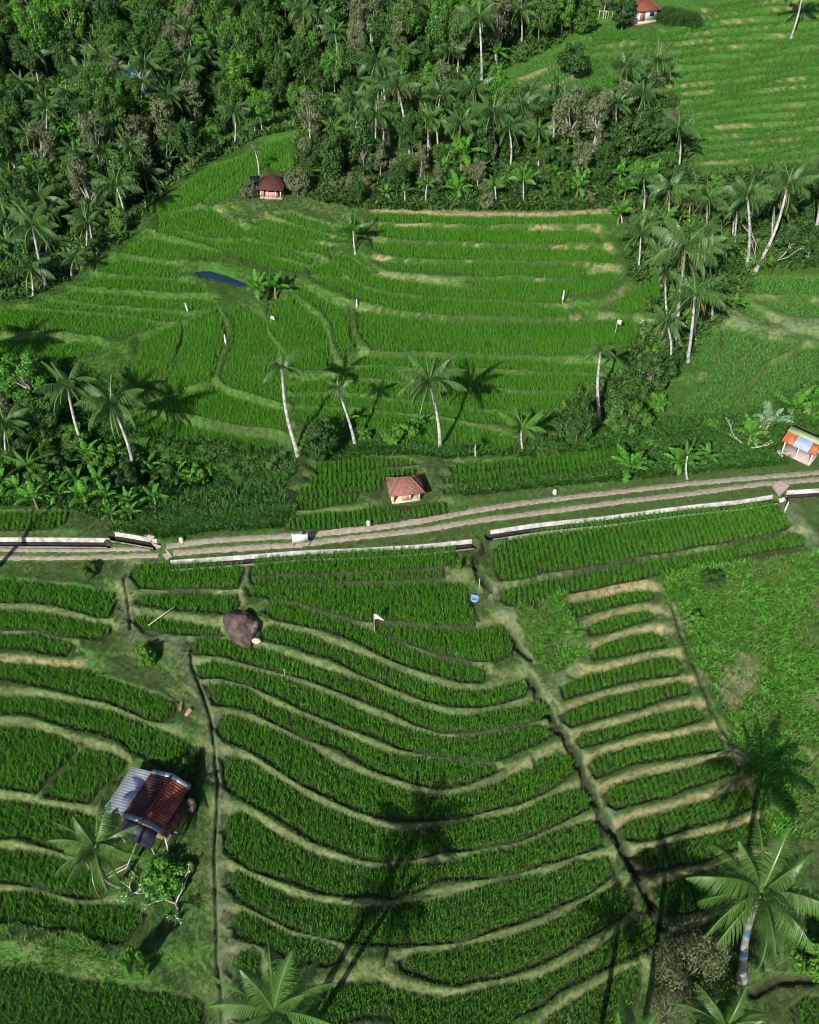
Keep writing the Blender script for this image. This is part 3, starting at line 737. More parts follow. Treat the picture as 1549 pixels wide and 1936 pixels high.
STY = {  # row spacing, plant spacing, blades, length, width, spread, lean, full, jitter, material
 'near': (.37, .18, 12, .56, .034, .12, .40, True, .05, 'rice'), 'rows': (.42, .16, 12, .56, .034, .10, .36, True, .03, 'rice'),
 'mid': (.40, .17, 10, .53, .050, .12, .42, False, .035, 'rice_mid'), 'pale': (.40, .24, 7, .40, .06, .15, .45, False, .06, 'rice_pale'), 'hill': (.40, .25, 6, .40, .075, .16, .45, False, .11, 'rice_hill')}
for k, P in enumerate(PADS):
    rs, ps, nb, L, wd, sp, lean, full, jit, mt = STY[P['style']]
    rg = np.random.default_rng(100 + k)
    ang = rg.normal(0, .06) + (0.1 if P['style'] == 'rows' else 0)
    c = P['c']; rad = np.abs(P['w'] - c).max() * 1.5
    gx, gy = np.meshgrid(np.arange(-rad, rad, rs), np.arange(-rad, rad, ps))
    gx = gx.ravel() + rg.normal(0, jit, gx.size) + .10 * np.sin(gy.ravel() * .9 + k); gy = gy.ravel() + rg.normal(0, jit * .8, gy.size)
    x = c[0] + gx * math.cos(ang) - gy * math.sin(ang); y = c[1] + gx * math.sin(ang) + gy * math.cos(ang)
    bb = P['bb']; m = (x > bb[0]) & (x < bb[1]) & (y > bb[2]) & (y < bb[3]); x = x[m]; y = y[m]
    d, ins = seg_dist(x, y, P['w'])
    keep = ins & (d > (.15 if full else .11 if P['style'] == 'mid' else .07)) & (rg.uniform(0, 1, len(x)) > .02)
    x = x[keep]; y = y[keep]
    # nothing grows under huts or in ditches
    for (hx, hy, hr) in HUTS:
        q = np.hypot(x - hx, y - hy) > hr + .2; x = x[q]; y = y[q]
    if len(x) < 3: continue
    z = floor_z(P, x, y) - .02
    hs = 1 + .12 * np.sin(x * .8 + k) * np.sin(y * 1.1)
    V, f4, f3, vv = clump_mesh(np.stack([x, y, z], 1), nb, L * (1.0 if rg.uniform() > .3 else .92), wd, sp, lean, full, rg)
    o0 = np.array([c[0], c[1], float(floor_z(P, c[:1], c[1:])[0])])
    me = mesh_np('rice_paddy', V - o0, [f4, f3], {'v': vv})
    o = link('rice_paddy', me, M[mt], loc=o0)
    tag(o, P['label'], 'rice paddy', P['group'])

# ------------------------------------------------------------------ grass and weeds (uncountable)
def sample_px(poly, n, rg):
    w = unproj([p[0] for p in poly], [p[1] for p in poly])[:, :2]
    x0, y0 = w.min(0); x1, y1 = w.max(0)
    x = rg.uniform(x0, x1, n * 3); y = rg.uniform(y0, y1, n * 3)
    _, ins = seg_dist(x, y, w)
    return np.stack([x[ins], y[ins]], 1)[:n]
from mathutils import kdtree
def grid_lookup(X, Y):
    """bilinear read of the ground sheet (height, inside, mud)"""
    r = np.clip(np.searchsorted(ys, Y) - 1, 0, len(ys) - 2); fy = (Y - ys[r]) / (ys[r + 1] - ys[r])
    hwp = np.interp(Y, ys, hw); u = np.clip((X / hwp + 1) / 2 * (NC - 1), 0, NC - 1.001); c = u.astype(int); fx = u - c; c = c + 2
    def bl(A): return (A[r, c] * (1 - fx) + A[r, c + 1] * fx) * (1 - fy) + (A[r + 1, c] * (1 - fx) + A[r + 1, c + 1] * fx) * fy
    return bl(H), bl(INS.astype(float)), bl(MUD), bl(SOIL), bl(trod), bl(WET)
def road_clear(p, r=.55):
    d1_, _ = seg_dist(p[:, 0], p[:, 1], CORRIDOR, False); d2_, _ = seg_dist(p[:, 0], p[:, 1], CORRIDOR2, False)
    return np.minimum(d1_, d2_) > r
rg = np.random.default_rng(3)
pts = []
p = np.stack([rg.uniform(-46, 46, 420000), rg.uniform(15, 66, 420000)], 1)
p = p[np.abs(p[:, 0]) < .47 * np.sqrt(p[:, 1] ** 2 + 3600)]
h, i_, m_, s_, tr_, w_ = grid_lookup(p[:, 0], p[:, 1])
keep = (i_ < .02) & (m_ < .3) & (rg.uniform(0, 1, len(p)) > np.maximum(tr_ * .6, s_ * .75)) & road_clear(p, .42)
p = np.column_stack([p[keep], h[keep] - .01])
print('grass tufts', len(p))
V, f4, f3, vv = clump_mesh(p, 5, .16, .034, .10, .7, False, rg)
t = NT('grass_blade')
gs = t.n('ShaderNodeSeparateXYZ'); t.noise(1, 1); t.l(t.tc.outputs['Object'], gs.inputs[0]); mr = t.n('ShaderNodeMapRange'); mr.inputs['From Min'].default_value = 63; mr.inputs['From Max'].default_value = 70; t.l(gs.outputs['Y'], mr.inputs['Value'])
c = t.mix(t.ramp(t.noise(.3, 3), [(.4, (0, 0, 0)), (.65, (1, 1, 1))]), (.082, .122, .038), (.058, .145, .026)); c = t.mix(t.mth('MULTIPLY', mr.outputs[0], .75), c, (.045, .155, .016)); c = t.mix(t.mth('MULTIPLY', t.attr('v'), .6), c, (.150, .180, .075))
M['grass'] = t.surf(c, .6, spec=.15, trans=.2)
p = np.stack([rg.uniform(-62, 62, 330000), rg.uniform(66, 112, 330000)], 1)
p = p[np.abs(p[:, 0]) < .46 * np.sqrt(p[:, 1] ** 2 + 3600)]
h, i_, m_, s_, tr_, w_ = grid_lookup(p[:, 0], p[:, 1])
p = np.column_stack([p, h - .01])[(i_ < .05) & (rg.uniform(0, 1, len(p)) > np.maximum(tr_ * .6, s_ * .8))]
V2, f42, f32, v2 = clump_mesh(p, 4, .22, .05, .14, .7, False, rg)
f3 = np.vstack([f3, f32 + len(V)]); V = np.vstack([V, V2]); vv = np.concatenate([vv, v2])
print('far tufts', len(p))
g = link('grass', mesh_np('grass', V, [f4, f3], {'v': vv}), M['grass']); g['kind'] = 'stuff'; g['label'] = 'short green grass on the banks and footpaths between the paddies'
def tall(name, polys, n, L, nb, wd, mt, label, lean=.75, thin=0.0, spread=.16):
    P_ = []
    for k, poly in enumerate(polys): P_.append(sample_px(poly, n[k], rg))
    p = np.vstack(P_)
    h, i_, m_, s_, tr_, w_ = grid_lookup(p[:, 0], p[:, 1])
    keep = (i_ < .02) & (m_ < .4) & road_clear(p, .9)
    for (hx, hy, hr) in HUTS: keep &= np.hypot(p[:, 0] - hx, p[:, 1] - hy) > hr
    if thin:
        q = np.sin(p[:, 0] * .55 + 1.3 * np.sin(p[:, 1] * .35)) * np.sin(p[:, 1] * .6 + 1.1 * np.sin(p[:, 0] * .4))
        keep &= rg.uniform(-1, 1, len(p)) < q + thin
        if 'overgrown' in label: keep &= rg.uniform(0, 1, len(p)) > drypat(p[:, 0], p[:, 1]) * .85
    p = np.column_stack([p, h])[keep]
    V, f4, f3, vv = clump_mesh(p, nb, L, wd, spread, lean, True, rg)
    g = link(name, mesh_np(name, V, [f4, f3], {'v': vv}), mt); g['kind'] = 'stuff'; g['label'] = label
t = NT('tall_grass_blade')
c = t.mix(t.ramp(t.noise(.22, 4), [(.38, (0, 0, 0)), (.62, (1, 1, 1))]), (.11, .20, .04), (.085, .29, .022)); c = t.mix(t.mth('MULTIPLY', t.attr('v'), .6), c, (.22, .36, .08))
M['tallgrass'] = t.surf(c, .55, spec=.2, trans=.25)
tall('tall_grass', [WEEDY, WEEDY2, [(1480, 1850), (1700, 1800), (1700, 1700), (1500, 1700)], ext([(0, 1745), (110, 1760), (190, 1800), (240, 1850), (120, 1830), (0, 1810)])], [15000, 1800, 1200, 1800], .48, 7, .045, M['tallgrass'], 'tall rough grass on the overgrown slope', 1.0, .5)
tall('weed_patch', [WEEDY, WEEDY2], [8500, 900], .62, 7, .09, M['weedb'], 'bright leafy weeds in patches on the overgrown slope', 1.0, -.15, .22)
tall('weeds', [HEDGE, GULLY, [(560, 965), (540, 1000), (330, 1020), (200, 1000), (330, 985)], [(850, 925), (1200, 895), (1460, 868), (1460, 880), (1200, 908), (860, 940)]], [9000, 9000, 1500, 2500], .6, 6, .11, M['weed'], 'leafy weeds along the track edge and gully', 1.0, 0.9, .2)
tall('undergrowth', [FOREST, BELT, GROVE], [26000, 6000, 3500], .95, 6, .26, M['under'], 'low tangled undergrowth beneath the forest trees', 1.1, .9, .5)
# ------------------------------------------------------------------ road, canals, pond, slabs
M['laterite'] = mat_simple('laterite_track', (.22, .178, .135), (.37, .305, .24), 3.0, .9, .4, .03, .15)
M['slab'] = mat_simple('pink_concrete', (.36, .27, .23), (.48, .38, .33), 2.5, .85, .25, .02, .2)
M['concrete'] = mat_simple('canal_concrete', (.24, .22, .20), (.60, .56, .53), 1.6, .85, .3, .02, .2)
M['kerb'] = mat_simple('mossy_concrete', (.13, .14, .09), (.30, .29, .24), 1.6, .9, .3, .02, .2)
M['water'] = (lambda t: t.surf((.012, .014, .010), .12, spec=.5))(NT('canal_water'))
def pond_mat():
    t = NT('pond_water'); f = t.noise(1.2, 2)
    return t.surf((.008, .028, .062), .08, f, .12, .03, .5)
M['pond'] = pond_mat()
def resample(line, step):
    line = np.asarray(line); seg = np.linalg.norm(np.diff(line, axis=0), axis=1); s = np.concatenate([[0], np.cumsum(seg)])
    n = max(3, int(s[-1] / step)); q = np.linspace(0, s[-1], n)
    out = np.stack([np.interp(q, s, line[:, k]) for k in range(2)], 1)
    k = min(9, n // 2 * 2 - 1)
    if k >= 3:
        ke = np.hanning(k + 2)[1:-1]; ke /= ke.sum()
        pad = np.vstack([np.repeat(out[:1], k // 2, 0), out, np.repeat(out[-1:], k // 2, 0)])
        pad[:k // 2] = out[0] + (np.arange(-(k // 2), 0)[:, None]) * (out[1] - out[0]); pad[-(k // 2):] = out[-1] + (np.arange(1, k // 2 + 1)[:, None]) * (out[-1] - out[-2])
        out = np.stack([np.convolve(pad[:, j], ke, 'valid') for j in range(2)], 1)
    return out
def ribbon(line, w, dz, rag=0.0, rg_=None):
    T = np.gradient(line, axis=0); T /= np.linalg.norm(T, axis=1)[:, None]; N_ = np.stack([-T[:, 1], T[:, 0]], 1)
    cols = []
    for k, s in enumerate((-1, -.5, 0, .5, 1)):
        off = w / 2 * s
        e = (rg_.normal(0, rag, len(line)) if (rag and abs(s) == 1) else 0)
        q = line + N_ * (off + e)[:, None] if rag and abs(s) == 1 else line + N_ * off
        z = grid_lookup(q[:, 0], q[:, 1])[0] + dz * (1.0 if abs(s) < 1 else -.3)
        cols.append(np.column_stack([q, z]))
    V = np.stack(cols, 1).reshape(-1, 3); n = len(line)
    i = np.arange(n - 1)[:, None] * 5 + np.arange(4)[None]
    return V, np.stack([i, i + 1, i + 6, i + 5], -1).reshape(-1, 4)
mb = MB(); rg2 = np.random.default_rng(11)
for s in ROAD_U + ROAD_L:
    l = resample(wline(s)[:, :2], .22); wdt = .62 if l[:, 0].mean() > -20 else .5
    V, f = ribbon(l, wdt, .045, .05, rg2); mb.add(V, f)
road = mb.build('road', M['laterite']); road['kind'] = 'structure'; road['label'] = 'pair of reddish wheel tracks running across the terraces'
# canals: far wall, near kerb, water between
mbw = MB(); 
CLAB = ['white concrete canal wall from the slab crossing past the signboard', 'white concrete canal wall above the big row-planted rice plot', 'white concrete canal wall running on past the far slab', 'white concrete canal wall along the far side of the track, cut by the frame', 'short white concrete canal wall beside the brown settling basin']
for ci, line in enumerate(CANALW):
    l = resample(line, .5); n = len(l)
    zb = base(l[:, 0], l[:, 1])
    root = empty('canal', (l[n // 2, 0], l[n // 2, 1], zb[n // 2]), CLAB[ci], 'canal', 'concrete canal sections beside the track')
    def wall(name, off, th, top, bot, batter, mt='concrete'):
        T = np.gradient(l, axis=0); T /= np.linalg.norm(T, axis=1)[:, None]; N_ = np.stack([-T[:, 1], T[:, 0]], 1); N_ *= np.sign(N_[:, 1:2])
        a = l + N_ * (off + th / 2); b = l + N_ * (off - th / 2); c = l + N_ * (off - th / 2 - batter)
        V = np.stack([np.column_stack([a, zb + bot]), np.column_stack([a, zb + top]), np.column_stack([b, zb + top]), np.column_stack([c, zb + bot])], 1).reshape(-1, 3)
        k = np.arange(n - 1)[:, None] * 4 + np.arange(3)[None]
        f = np.stack([k, k + 1, k + 5, k + 4], -1).reshape(-1, 4)
        q = MB(); q.add(V, f); q.add(V[:4], [[0, 1, 2, 3]]); q.add(V[-4:], [[3, 2, 1, 0]])
        o = q.build(name, M[mt], root)
        o.matrix_parent_inverse = Matrix.Translation(-Vector(root.location))
    wall('far_wall', 0.05, .12, .05, -.62, .08)
    wall('near_kerb', -.86, .06, -.06, -.62, -.04, 'kerb')
    V, f = ribbon(l + np.array([[0, -.42]]), .80, 0.0); V[:, 2] = np.repeat(zb, 5) - .36; mbw.add(V, f)
o = mbw.build('canal_water', M['water']); o['kind'] = 'structure'; o['label'] = 'dark water standing in the canal'
pc = POND.mean(0); pz = base(POND[:, 0], POND[:, 1]).mean() - .22
q = MB(); ring = pc + (POND - pc) * 1.12
q.add(np.vstack([[*pc, pz], np.column_stack([ring, np.full(len(ring), pz)])]), [], [[0, 1 + i, 1 + (i + 1) % len(ring)] for i in range(len(ring))])
o = q.build('pond_water', M['pond']); o['kind'] = 'structure'; o['label'] = 'blue water of the small pond between the terraces'
def flat_slab(name, pts, th, label, mt, cat, dz=.08):
    w = np.array([gpt(*p) for p in pts]); z = np.median(w[:, 2])
    n = len(w); top = np.column_stack([w[:, :2], w[:, 2] * .3 + z * .7 + dz]); bot = top - [0, 0, th]
    c = top.mean(0); V = np.vstack([top, bot]) - c
    me = bpy.data.meshes.new(name); me.from_pydata(V.tolist(), [], [list(range(n))[::-1] if False else list(range(n)), list(range(2 * n - 1, n - 1, -1))] + [[i, (i + 1) % n + 0, (i + 1) % n + n, i + n] for i in range(n)])
    o = link(name, me, mt, loc=c); tag(o, label, cat); return o
flat_slab('slab_bridge', [(288, 1033), (309, 1033), (326, 1053), (316, 1060)], .16, 'pinkish concrete slab crossing the wheel tracks beside the wide rice plot', M['slab'], 'slab bridge', .12)
flat_slab('slab_bridge', [(276, 1025), (289, 1020), (297, 1030), (287, 1033)], .16, 'small pinkish slab at the end of the brown settling basin', M['slab'], 'slab bridge', .12)
flat_slab('slab_bridge', [(1460, 922), (1473, 912), (1489, 929), (1473, 941)], .2, 'pinkish concrete slab bridging the canal near the rusty-roofed shelter', M['slab'], 'slab bridge', .25)

def scatter(poly, sx, sy, seed, avoid=()):
    r_ = random.Random(seed); w = np.array(poly, float)
    x0, y0 = w.min(0); x1, y1 = w.max(0); out = []; y = y0; row = 0
    while y < y1:
        x = x0 + (row % 2) * sx / 2
        while x < x1:
            px = x + r_.uniform(-.42, .42) * sx; py = y + r_.uniform(-.42, .42) * sy
            _, ins = seg_dist(np.array([px]), np.array([py]), w)
            if ins[0] and not any(a[0] < px < a[2] and a[1] < py < a[3] for a in avoid): out.append((px, py))
            x += sx
        y += sy; row += 1
    return out
# ------------------------------------------------------------------ palms
def frond(Lr, e0, curve, nl, lw, ll, rg, az, droop=.5, sag=0.0, half=None):
    """one feather frond from the origin: rachis plus leaflets; returns V, quads, tris, v"""
    ns = 12; s = np.linspace(0, 1, ns); el = e0 - curve * s ** 1.25
    dr = np.cos(el); dz = np.sin(el)
    r = np.concatenate([[0], np.cumsum((dr[1:] + dr[:-1]) / 2)]) / (ns - 1) * Lr; z = np.concatenate([[0], np.cumsum((dz[1:] + dz[:-1]) / 2)]) / (ns - 1) * Lr
    side = rg.normal(0, .10)
    lat = side * Lr * s ** 2
    ca, sa = math.cos(az), math.sin(az)
    P3 = lambda r_, l_, z_: np.stack([r_ * ca - l_ * sa, r_ * sa + l_ * ca, z_], -1)
    C = P3(r, lat, z)
    V = []; f4 = []; f3 = []; vv = []
    wr = (.030 if nl < 40 else .016) * Lr * (1 - .85 * s) * .55 + (.005 if nl < 40 else .003)
    off = P3(np.zeros(ns), wr, np.zeros(ns)); n0 = 0
    V.append(np.stack([C - off, C + off], 1).reshape(-1, 3)); vv.append(np.full(2 * ns, .95))
    for i in range(ns - 1): f4.append([2 * i, 2 * i + 1, 2 * i + 3, 2 * i + 2])
    n0 = 2 * ns
    sl = np.linspace(.14, .995, nl)
    rc = np.interp(sl, s, r); zc = np.interp(sl, s, z); lc = np.interp(sl, s, lat); ec = np.interp(sl, s, el)
    tw = rg.normal(0, .25)
    for sd in (-1, 1):
        prof = np.clip(np.sin(np.clip((sl - .05) / .95, 0, 1) ** .75 * math.pi * .93 + .12), .12, 1) * ll * Lr * rg.uniform(.85, 1.1, nl)
        fw = .35 + .65 * sl ** 2 + rg.normal(0, .07, nl)
        dp = droop * (1 + .6 * sl) + rg.normal(0, .10, nl) + sd * tw
        # leaflet direction in frond space: forward along rachis, sideways, drooping
        fx = np.cos(ec) * fw; fz = np.sin(ec) * fw
        sx = sd * np.cos(dp); sz = -np.sin(dp)
        nn = np.sqrt(fx ** 2 + (fz + sz) ** 2 + sx ** 2)
        dx, dy_, dz_ = fx / nn, sx / nn, (fz + sz) / nn
        b = P3(rc, lc, zc)
        t1 = P3(rc + dx * prof * .55, lc + dy_ * prof * .55, zc + dz_ * prof * .55 - .0)
        t2 = P3(rc + dx * prof, lc + dy_ * prof, zc + dz_ * prof - prof * (.18 + .2 * sl) - sag * prof)
        wv = P3(np.cos(ec) * lw * Lr / 2, np.zeros(nl), np.sin(ec) * lw * Lr / 2)
        V.append(np.stack([b - wv * .7, b + wv * .7, t1 + wv, t1 - wv, t2], 1).reshape(-1, 3))
        k = n0 + np.arange(nl) * 5
        f4 += np.stack([k, k + 1, k + 2, k + 3], 1).tolist(); f3 += np.stack([k + 3, k + 2, k + 4], 1).tolist()
        vv.append(np.repeat(np.clip(rg.uniform(.15, .75, nl) + .15 * sl, 0, 1), 5)); n0 += nl * 5
    return np.vstack(V), f4, f3, np.concatenate(vv)
def palm_fronds(seed, nf, nl, lw, young=False, dr=.80):
    rg = np.random.default_rng(seed); out = []
    for i in range(nf):
        q = (i + .5) / nf
        az = i * 2.399 + rg.normal(0, .18)
        if young: e0 = R(80) - q * R(45); cv = R(35) + q * R(60)
        else: e0 = R(82) - q ** .9 * R(78) + rg.normal(0, .09); cv = R(52) + q * R(62) + rg.normal(0, .14)
        L = (1.0 if q > .2 else .72 + q) * rg.uniform(.9, 1.08)
        out.append(frond(L * 1.12, e0, cv, nl, lw, .255 * rg.uniform(.85, 1.1), rg, az, dr + .45 * q + rg.normal(0, .15), .15))
    return out
def join(parts):
    n = 0; V = []; a4 = []; a3 = []; vv = []
    for v, f4, f3, x in parts:
        V.append(v); a4.append(np.asarray(f4) + n); a3.append(np.asarray(f3) + n); vv.append(x); n += len(v)
    return np.vstack(V), [np.vstack(a4), np.vstack(a3)], np.concatenate(vv)
M['palm_near'] = mat_leaf('near_palm_leaf', (.014, .052, .009), (.125, .225, .05), (.05, .15, .018), .12, .4, .38, .6)
M['palm_bark_grey'] = mat_bark('grey_palm_bark', (.13, .12, .11), (.38, .36, .34))
CROWNS = []
for sd in range(7):
    V, f, vv = join(palm_fronds(20 + sd, (17, 14, 18, 15, 12, 16, 19)[sd] + 3, 30, .023)); me = mesh_np('crown', V, f, {'v': vv}); me.materials.append(M['palm']); CROWNS.append(me)
V, f, vv = join(palm_fronds(40, 11, 24, .035, True)); YOUNG = mesh_np('crown', V, f, {'v': vv}); YOUNG.materials.append(M['palm_bright'])
V, f, vv = join(palm_fronds(41, 11, 24, .032)); SPARSE = mesh_np('crown', V, f, {'v': vv}); SPARSE.materials.append(M['palm'])
rgd = np.random.default_rng(50)
V, f, vv = join([frond(.85, R(-25 - 20 * k), R(60), 20, .03, .22, rgd, 1.3 + k * 2.1, 1.2, .5) for k in range(3)]); DRY = mesh_np('dry_fronds', V, f, {'v': vv}); DRY.materials.append(M['frond_dry'])
bm_nuts = MB()
for k in range(7):
    a = k * .9; c = np.array([math.cos(a) * .06, math.sin(a) * .06, -.05 - .025 * (k % 3)])
    u = np.linspace(-.5, .5, 5) * np.pi
    bm_nuts.tube([c + np.array([0, 0, math.sin(x) * .03]) for x in u], [max(.002, .026 * math.cos(x)) for x in u], 6)
me_nuts = bm_nuts.build('coconuts', M['coconut']); NUTS = me_nuts.data; bpy.data.objects.remove(me_nuts)
npalm = [0]
def palm(bx, by, cx, cy, dia, label, kind='full', group=None, near=False, lean=None, nuts=None, dry=None, bright=False):
    k = npalm[0]; npalm[0] += 1
    rg = np.random.default_rng(900 + k)
    b = gpt(bx, by)
    d = rays([cx], [cy])[0]
    yl = b[1] + (rg.normal(0, .25) if lean is None else lean)
    t = yl / d[1]; top = d * t + np.array([0, 0, CAM_H])
    hgt = max(.8, top[2] - b[2]); 
    rad = dia * np.linalg.norm(d * t) / F / 2 * (1.0 if not near else 1.08)
    root = empty('coconut_palm', b, label, 'palm tree', group)
    off = top - b; off[2] = hgt
    s = np.linspace(0, 1, 12)
    bend = np.array([rg.normal(0, .03), rg.normal(0, .03)]) * hgt
    if kind == 'lean': bend = np.array([-.02, -.10]) * hgt
    cpt = np.stack([off[0] * s ** 1.35 + bend[0] * np.sin(s * np.pi), off[1] * s ** 1.35 + bend[1] * np.sin(s * np.pi), hgt * s - .15 * (1 - s)], 1)
    r0 = max(.11, min(.24, .015 * hgt + .06)) * (1.0 if not near else 1.1)
    tr = MB(); tr.tube(cpt, r0 * (1 - .42 * s) + r0 * .7 * np.exp(-s * 22), 9 if near else 7)
    tr.build('trunk', M['palm_bark_grey' if near else 'palm_bark'], root, True)
    rz = rg.uniform(0, 6.28)
    if near:
        sh = rg.integers(0, 1000)
        for i, (v, f4, f3, x) in enumerate(palm_fronds(sh, near + 7, 74, .012, False, .42)):
            me = mesh_np('frond', v, [np.asarray(f4), np.asarray(f3)], {'v': x}); me.materials.append(M['palm_near'])
            link('frond', me, None, root, tuple(off)).scale = (rad,) * 3
    else:
        me = YOUNG if kind == 'young' else SPARSE if kind == 'sparse' else CROWNS[(k * 3) % 7]
        o = link('crown', me, None, root, tuple(off), (rg.normal(0, .06), rg.normal(0, .06), rz)); o.scale = (rad, rad, rad * rg.uniform(.9, 1.15))
    if nuts or (nuts is None and kind == 'full' and rg.uniform() < .5): link('coconuts', NUTS, None, root, tuple(off), (0, 0, rz)).scale = (rad * 1.1,) * 3
    if dry or (dry is None and kind == 'full' and rg.uniform() < .45): link('dry_fronds', DRY, None, root, tuple(off), (0, 0, rz * 2)).scale = (rad * .85,) * 3
    return root
# the near ones
pr = palm(1403, 1848, 1438, 1690, 216, 'tall coconut palm with blue bands painted round its trunk', near=14, group=None, nuts=True, dry=False, bright=True)
q = MB()
P0 = Vector(pr.location); tp = [c for c in pr.children if c.name.startswith('trunk')][0]
vs = np.array([v.co[:] for v in tp.data.vertices]); 
for s_ in (.27, .52):
    hz = vs[:, 2].max() * s_; ring = vs[:108].reshape(12, 9, 3); cc = ring.mean(1); zc = cc[:, 2]
    a = np.array([np.interp(hz + dz, zc, cc[:, j]) for dz in (0, .8) for j in range(3)]).reshape(2, 3); rr = np.interp(hz, zc, np.linalg.norm(ring - cc[:, None], axis=2).mean(1)) + .012
    q.tube(a, [rr, rr * .97], 12, False)
M['blue'] = mat_simple('blue_paint', (.03, .10, .22), (.08, .20, .34), 6, .6)
q.build('painted_band', M['blue'], pr, True)
palm(226, 1672, 181, 1606, 150, 'leaning coconut palm with a curved trunk beside the tin-roofed hut', kind='lean', near=13, lean=-.6, nuts=True, dry=False, bright=True)
palm(505, 2078, 518, 1915, 208, 'near coconut palm whose fronds rise from the bottom edge over the rice', near=15, bright=True, nuts=False, dry=False)
palm(1345, 2010, 1372, 1945, 150, 'low palm with bright fronds at the bottom edge below the banded palm', near=11, bright=True, nuts=False, dry=False)
palm(1180, 2128, 1188, 2005, 180, 'palm showing only frond tips over the lowest rice strip', near=11, bright=True, nuts=False, dry=False)
for q_ in [(462, 2150, 492, 2048, 190), (1082, 2165, 1090, 2050, 180)]:
    palm(*q_, 'coconut palm standing just below the picture edge and throwing shade on the terraces', group='palms below the lower edge', dry=False)
MIDP = [
 (565, 860, 533, 697, 100, 'sparse', 'thin white-trunked palm with few fronds beside the round dark tree'),
 (672, 843, 638, 735, 62, 'sparse', 'small slender palm just right of the round dark tree'),
 (832, 848, 812, 724, 138, 'full', 'full-crowned white-trunked palm standing alone before the tiled hut'),
 (990, 855, 986, 812, 100, 'young', 'short young palm with long arching fronds near the tall dark bush'),
 (1135, 795, 1136, 664, 78, 'sparse', 'tall bare-trunked palm with a tiny crown over the dark bushes'),
 (1258, 711, 1260, 608, 84, 'full', 'palm with orange-brown dry fronds down its trunk in front of the grove'),
 (1300, 683, 1314, 557, 112, 'full', 'heavy-crowned palm on a white trunk at the front of the grove'),
 (1314, 640, 1330, 556, 90, 'full', 'palm with a bluish painted trunk at the front of the grove'),
 (1275, 650, 1296, 472, 132, 'full', 'widest palm crown in the middle of the grove'),
 (160, 852, 128, 731, 110, 'full', 'palm rising from the gully with a dark stooped crown'),
 (256, 902, 212, 768, 132, 'full', 'palm with a long curved reddish trunk above the gully bananas'),
 (14, 868, 10, 802, 95, 'full', 'palm cut by the frame over the gully ferns'),
 (1207, 512, 1212, 442, 92, 'full', 'palm with one yellow frond at the edge of the grove'),
 (1280, 332, 1283, 241, 88, 'full', 'lone palm casting its shadow on the terraced hillside'),
 (1410, 512, 1413, 372, 88, 'full', 'straight white-trunked palm behind the pale bay terraces'),
 (1336, 442, 1338, 377, 92, 'full', 'palm in the back row of the grove, between two taller ones'),
 (1262, 430, 1266, 358, 84, 'full', 'bright palm at the back corner of the grove'),
 (1524, 490, 1556, 330, 95, 'full', 'leaning palm cut by the frame beside the round bush'),
 (1428, 512, 1490, 350, 105, 'full', 'palm with the most slanted pale trunk behind the bay'),
 (1366, 520, 1366, 462, 82, 'full', 'short palm tucked in the middle of the grove'),
 (1252, 470, 1250, 420, 70, 'young', 'young palm low in the grove'),
 (1222, 232, 1216, 180, 82, 'full', 'palm with hanging orange fronds above the dark round tree'),
 (1243, 175, 1243, 117, 76, 'full', 'topmost palm of the clump in front of the terraced hillside'),
 (1186, 190, 1185, 126, 72, 'full', 'windswept palm beside the topmost one of the clump'),
 (1166, 252, 1165, 196, 62, 'full', 'small palm between grey trees and the dark round tree'),
 (1078, 62, 1078, -25, 70, 'full', 'palm trunk leaving the top edge near the white-walled hut'),
 (1497, 67, 1520, -25, 80, 'full', 'slanting palm trunk leaving the top edge on the open hillside'),
 (776, 292, 752, 166, 84, 'full', 'palm with a bright white kinked trunk in the tree belt'),
 (737, 275, 725, 156, 72, 'full', 'palm right behind the white kinked trunk'),
 (727, 262, 714, 118, 78, 'full', 'tallest palm behind the white kinked trunk'),
 (673, 242, 670, 195, 76, 'full', 'palm with a grey bushy crown over the cone-shaped trees'),
 (933, 312, 932, 216, 90, 'full', 'palm with a drooping orange frond in the tree belt'),
 (911, 152, 907, 36, 78, 'full', 'tall white-trunked palm at the top of the tree belt'),
 (986, 86, 985, 21, 66, 'full', 'palm by the grey saplings at the top edge'),
 (826, 302, 825, 238, 58, 'young', 'bright young palm in the tree belt'),
 (846, 150, 850, 98, 56, 'full', 'dark palm by the bare grey tree'),
 (629, 292, 630, 243, 44, 'young', 'small arching palm over the maroon-roofed hut'),
 (768, 388, 766, 360, 34, 'young', 'squat young palm on the sandy edge below the white kinked trunk'),
 (938, 390, 936, 352, 46, 'young', 'young palm at the sandy edge, middle of the belt'),
 (990, 388, 990, 340, 58, 'young', 'young palm at the sandy edge near the conical shrub'),
 (1178, 425, 1172, 398, 44, 'young', 'young palm where the sandy edge meets the grove'),
 (806, 388, 808, 348, 40, 'young', 'thin young palm at the sandy edge beside grey shrubs'),
 (672, 478, 668, 437, 76, 'young', 'shaggy low palm alone on the terrace path'),
 (1300, 905, 1300, 862, 70, 'young', 'feathery young palm among the roadside bananas'),
 (900, 862, 900, 838, 28, 'young', 'tiny palm seedling at the foot of the terraces'),
 (490, 330, 482, 283, 26, 'sparse', 'thin sapling palm behind the maroon-roofed hut')]
for m in MIDP: palm(*m[:5], m[6], kind=m[5])
fb = gpt(62, 908); fr = empty('tree_fern', fb, 'bright tree fern with radiating feathery fronds in the gully at the left frame', 'tree fern')
q = MB(); q.tube([(0, 0, -.1), (.05, 0, .8), (0, .05, 1.7)], [.16, .12, .1], 7); q.build('trunk', M['bark'], fr, True)
link('crown', YOUNG, None, fr, (0, .05, 1.7)).scale = (2.3, 2.3, 1.5)
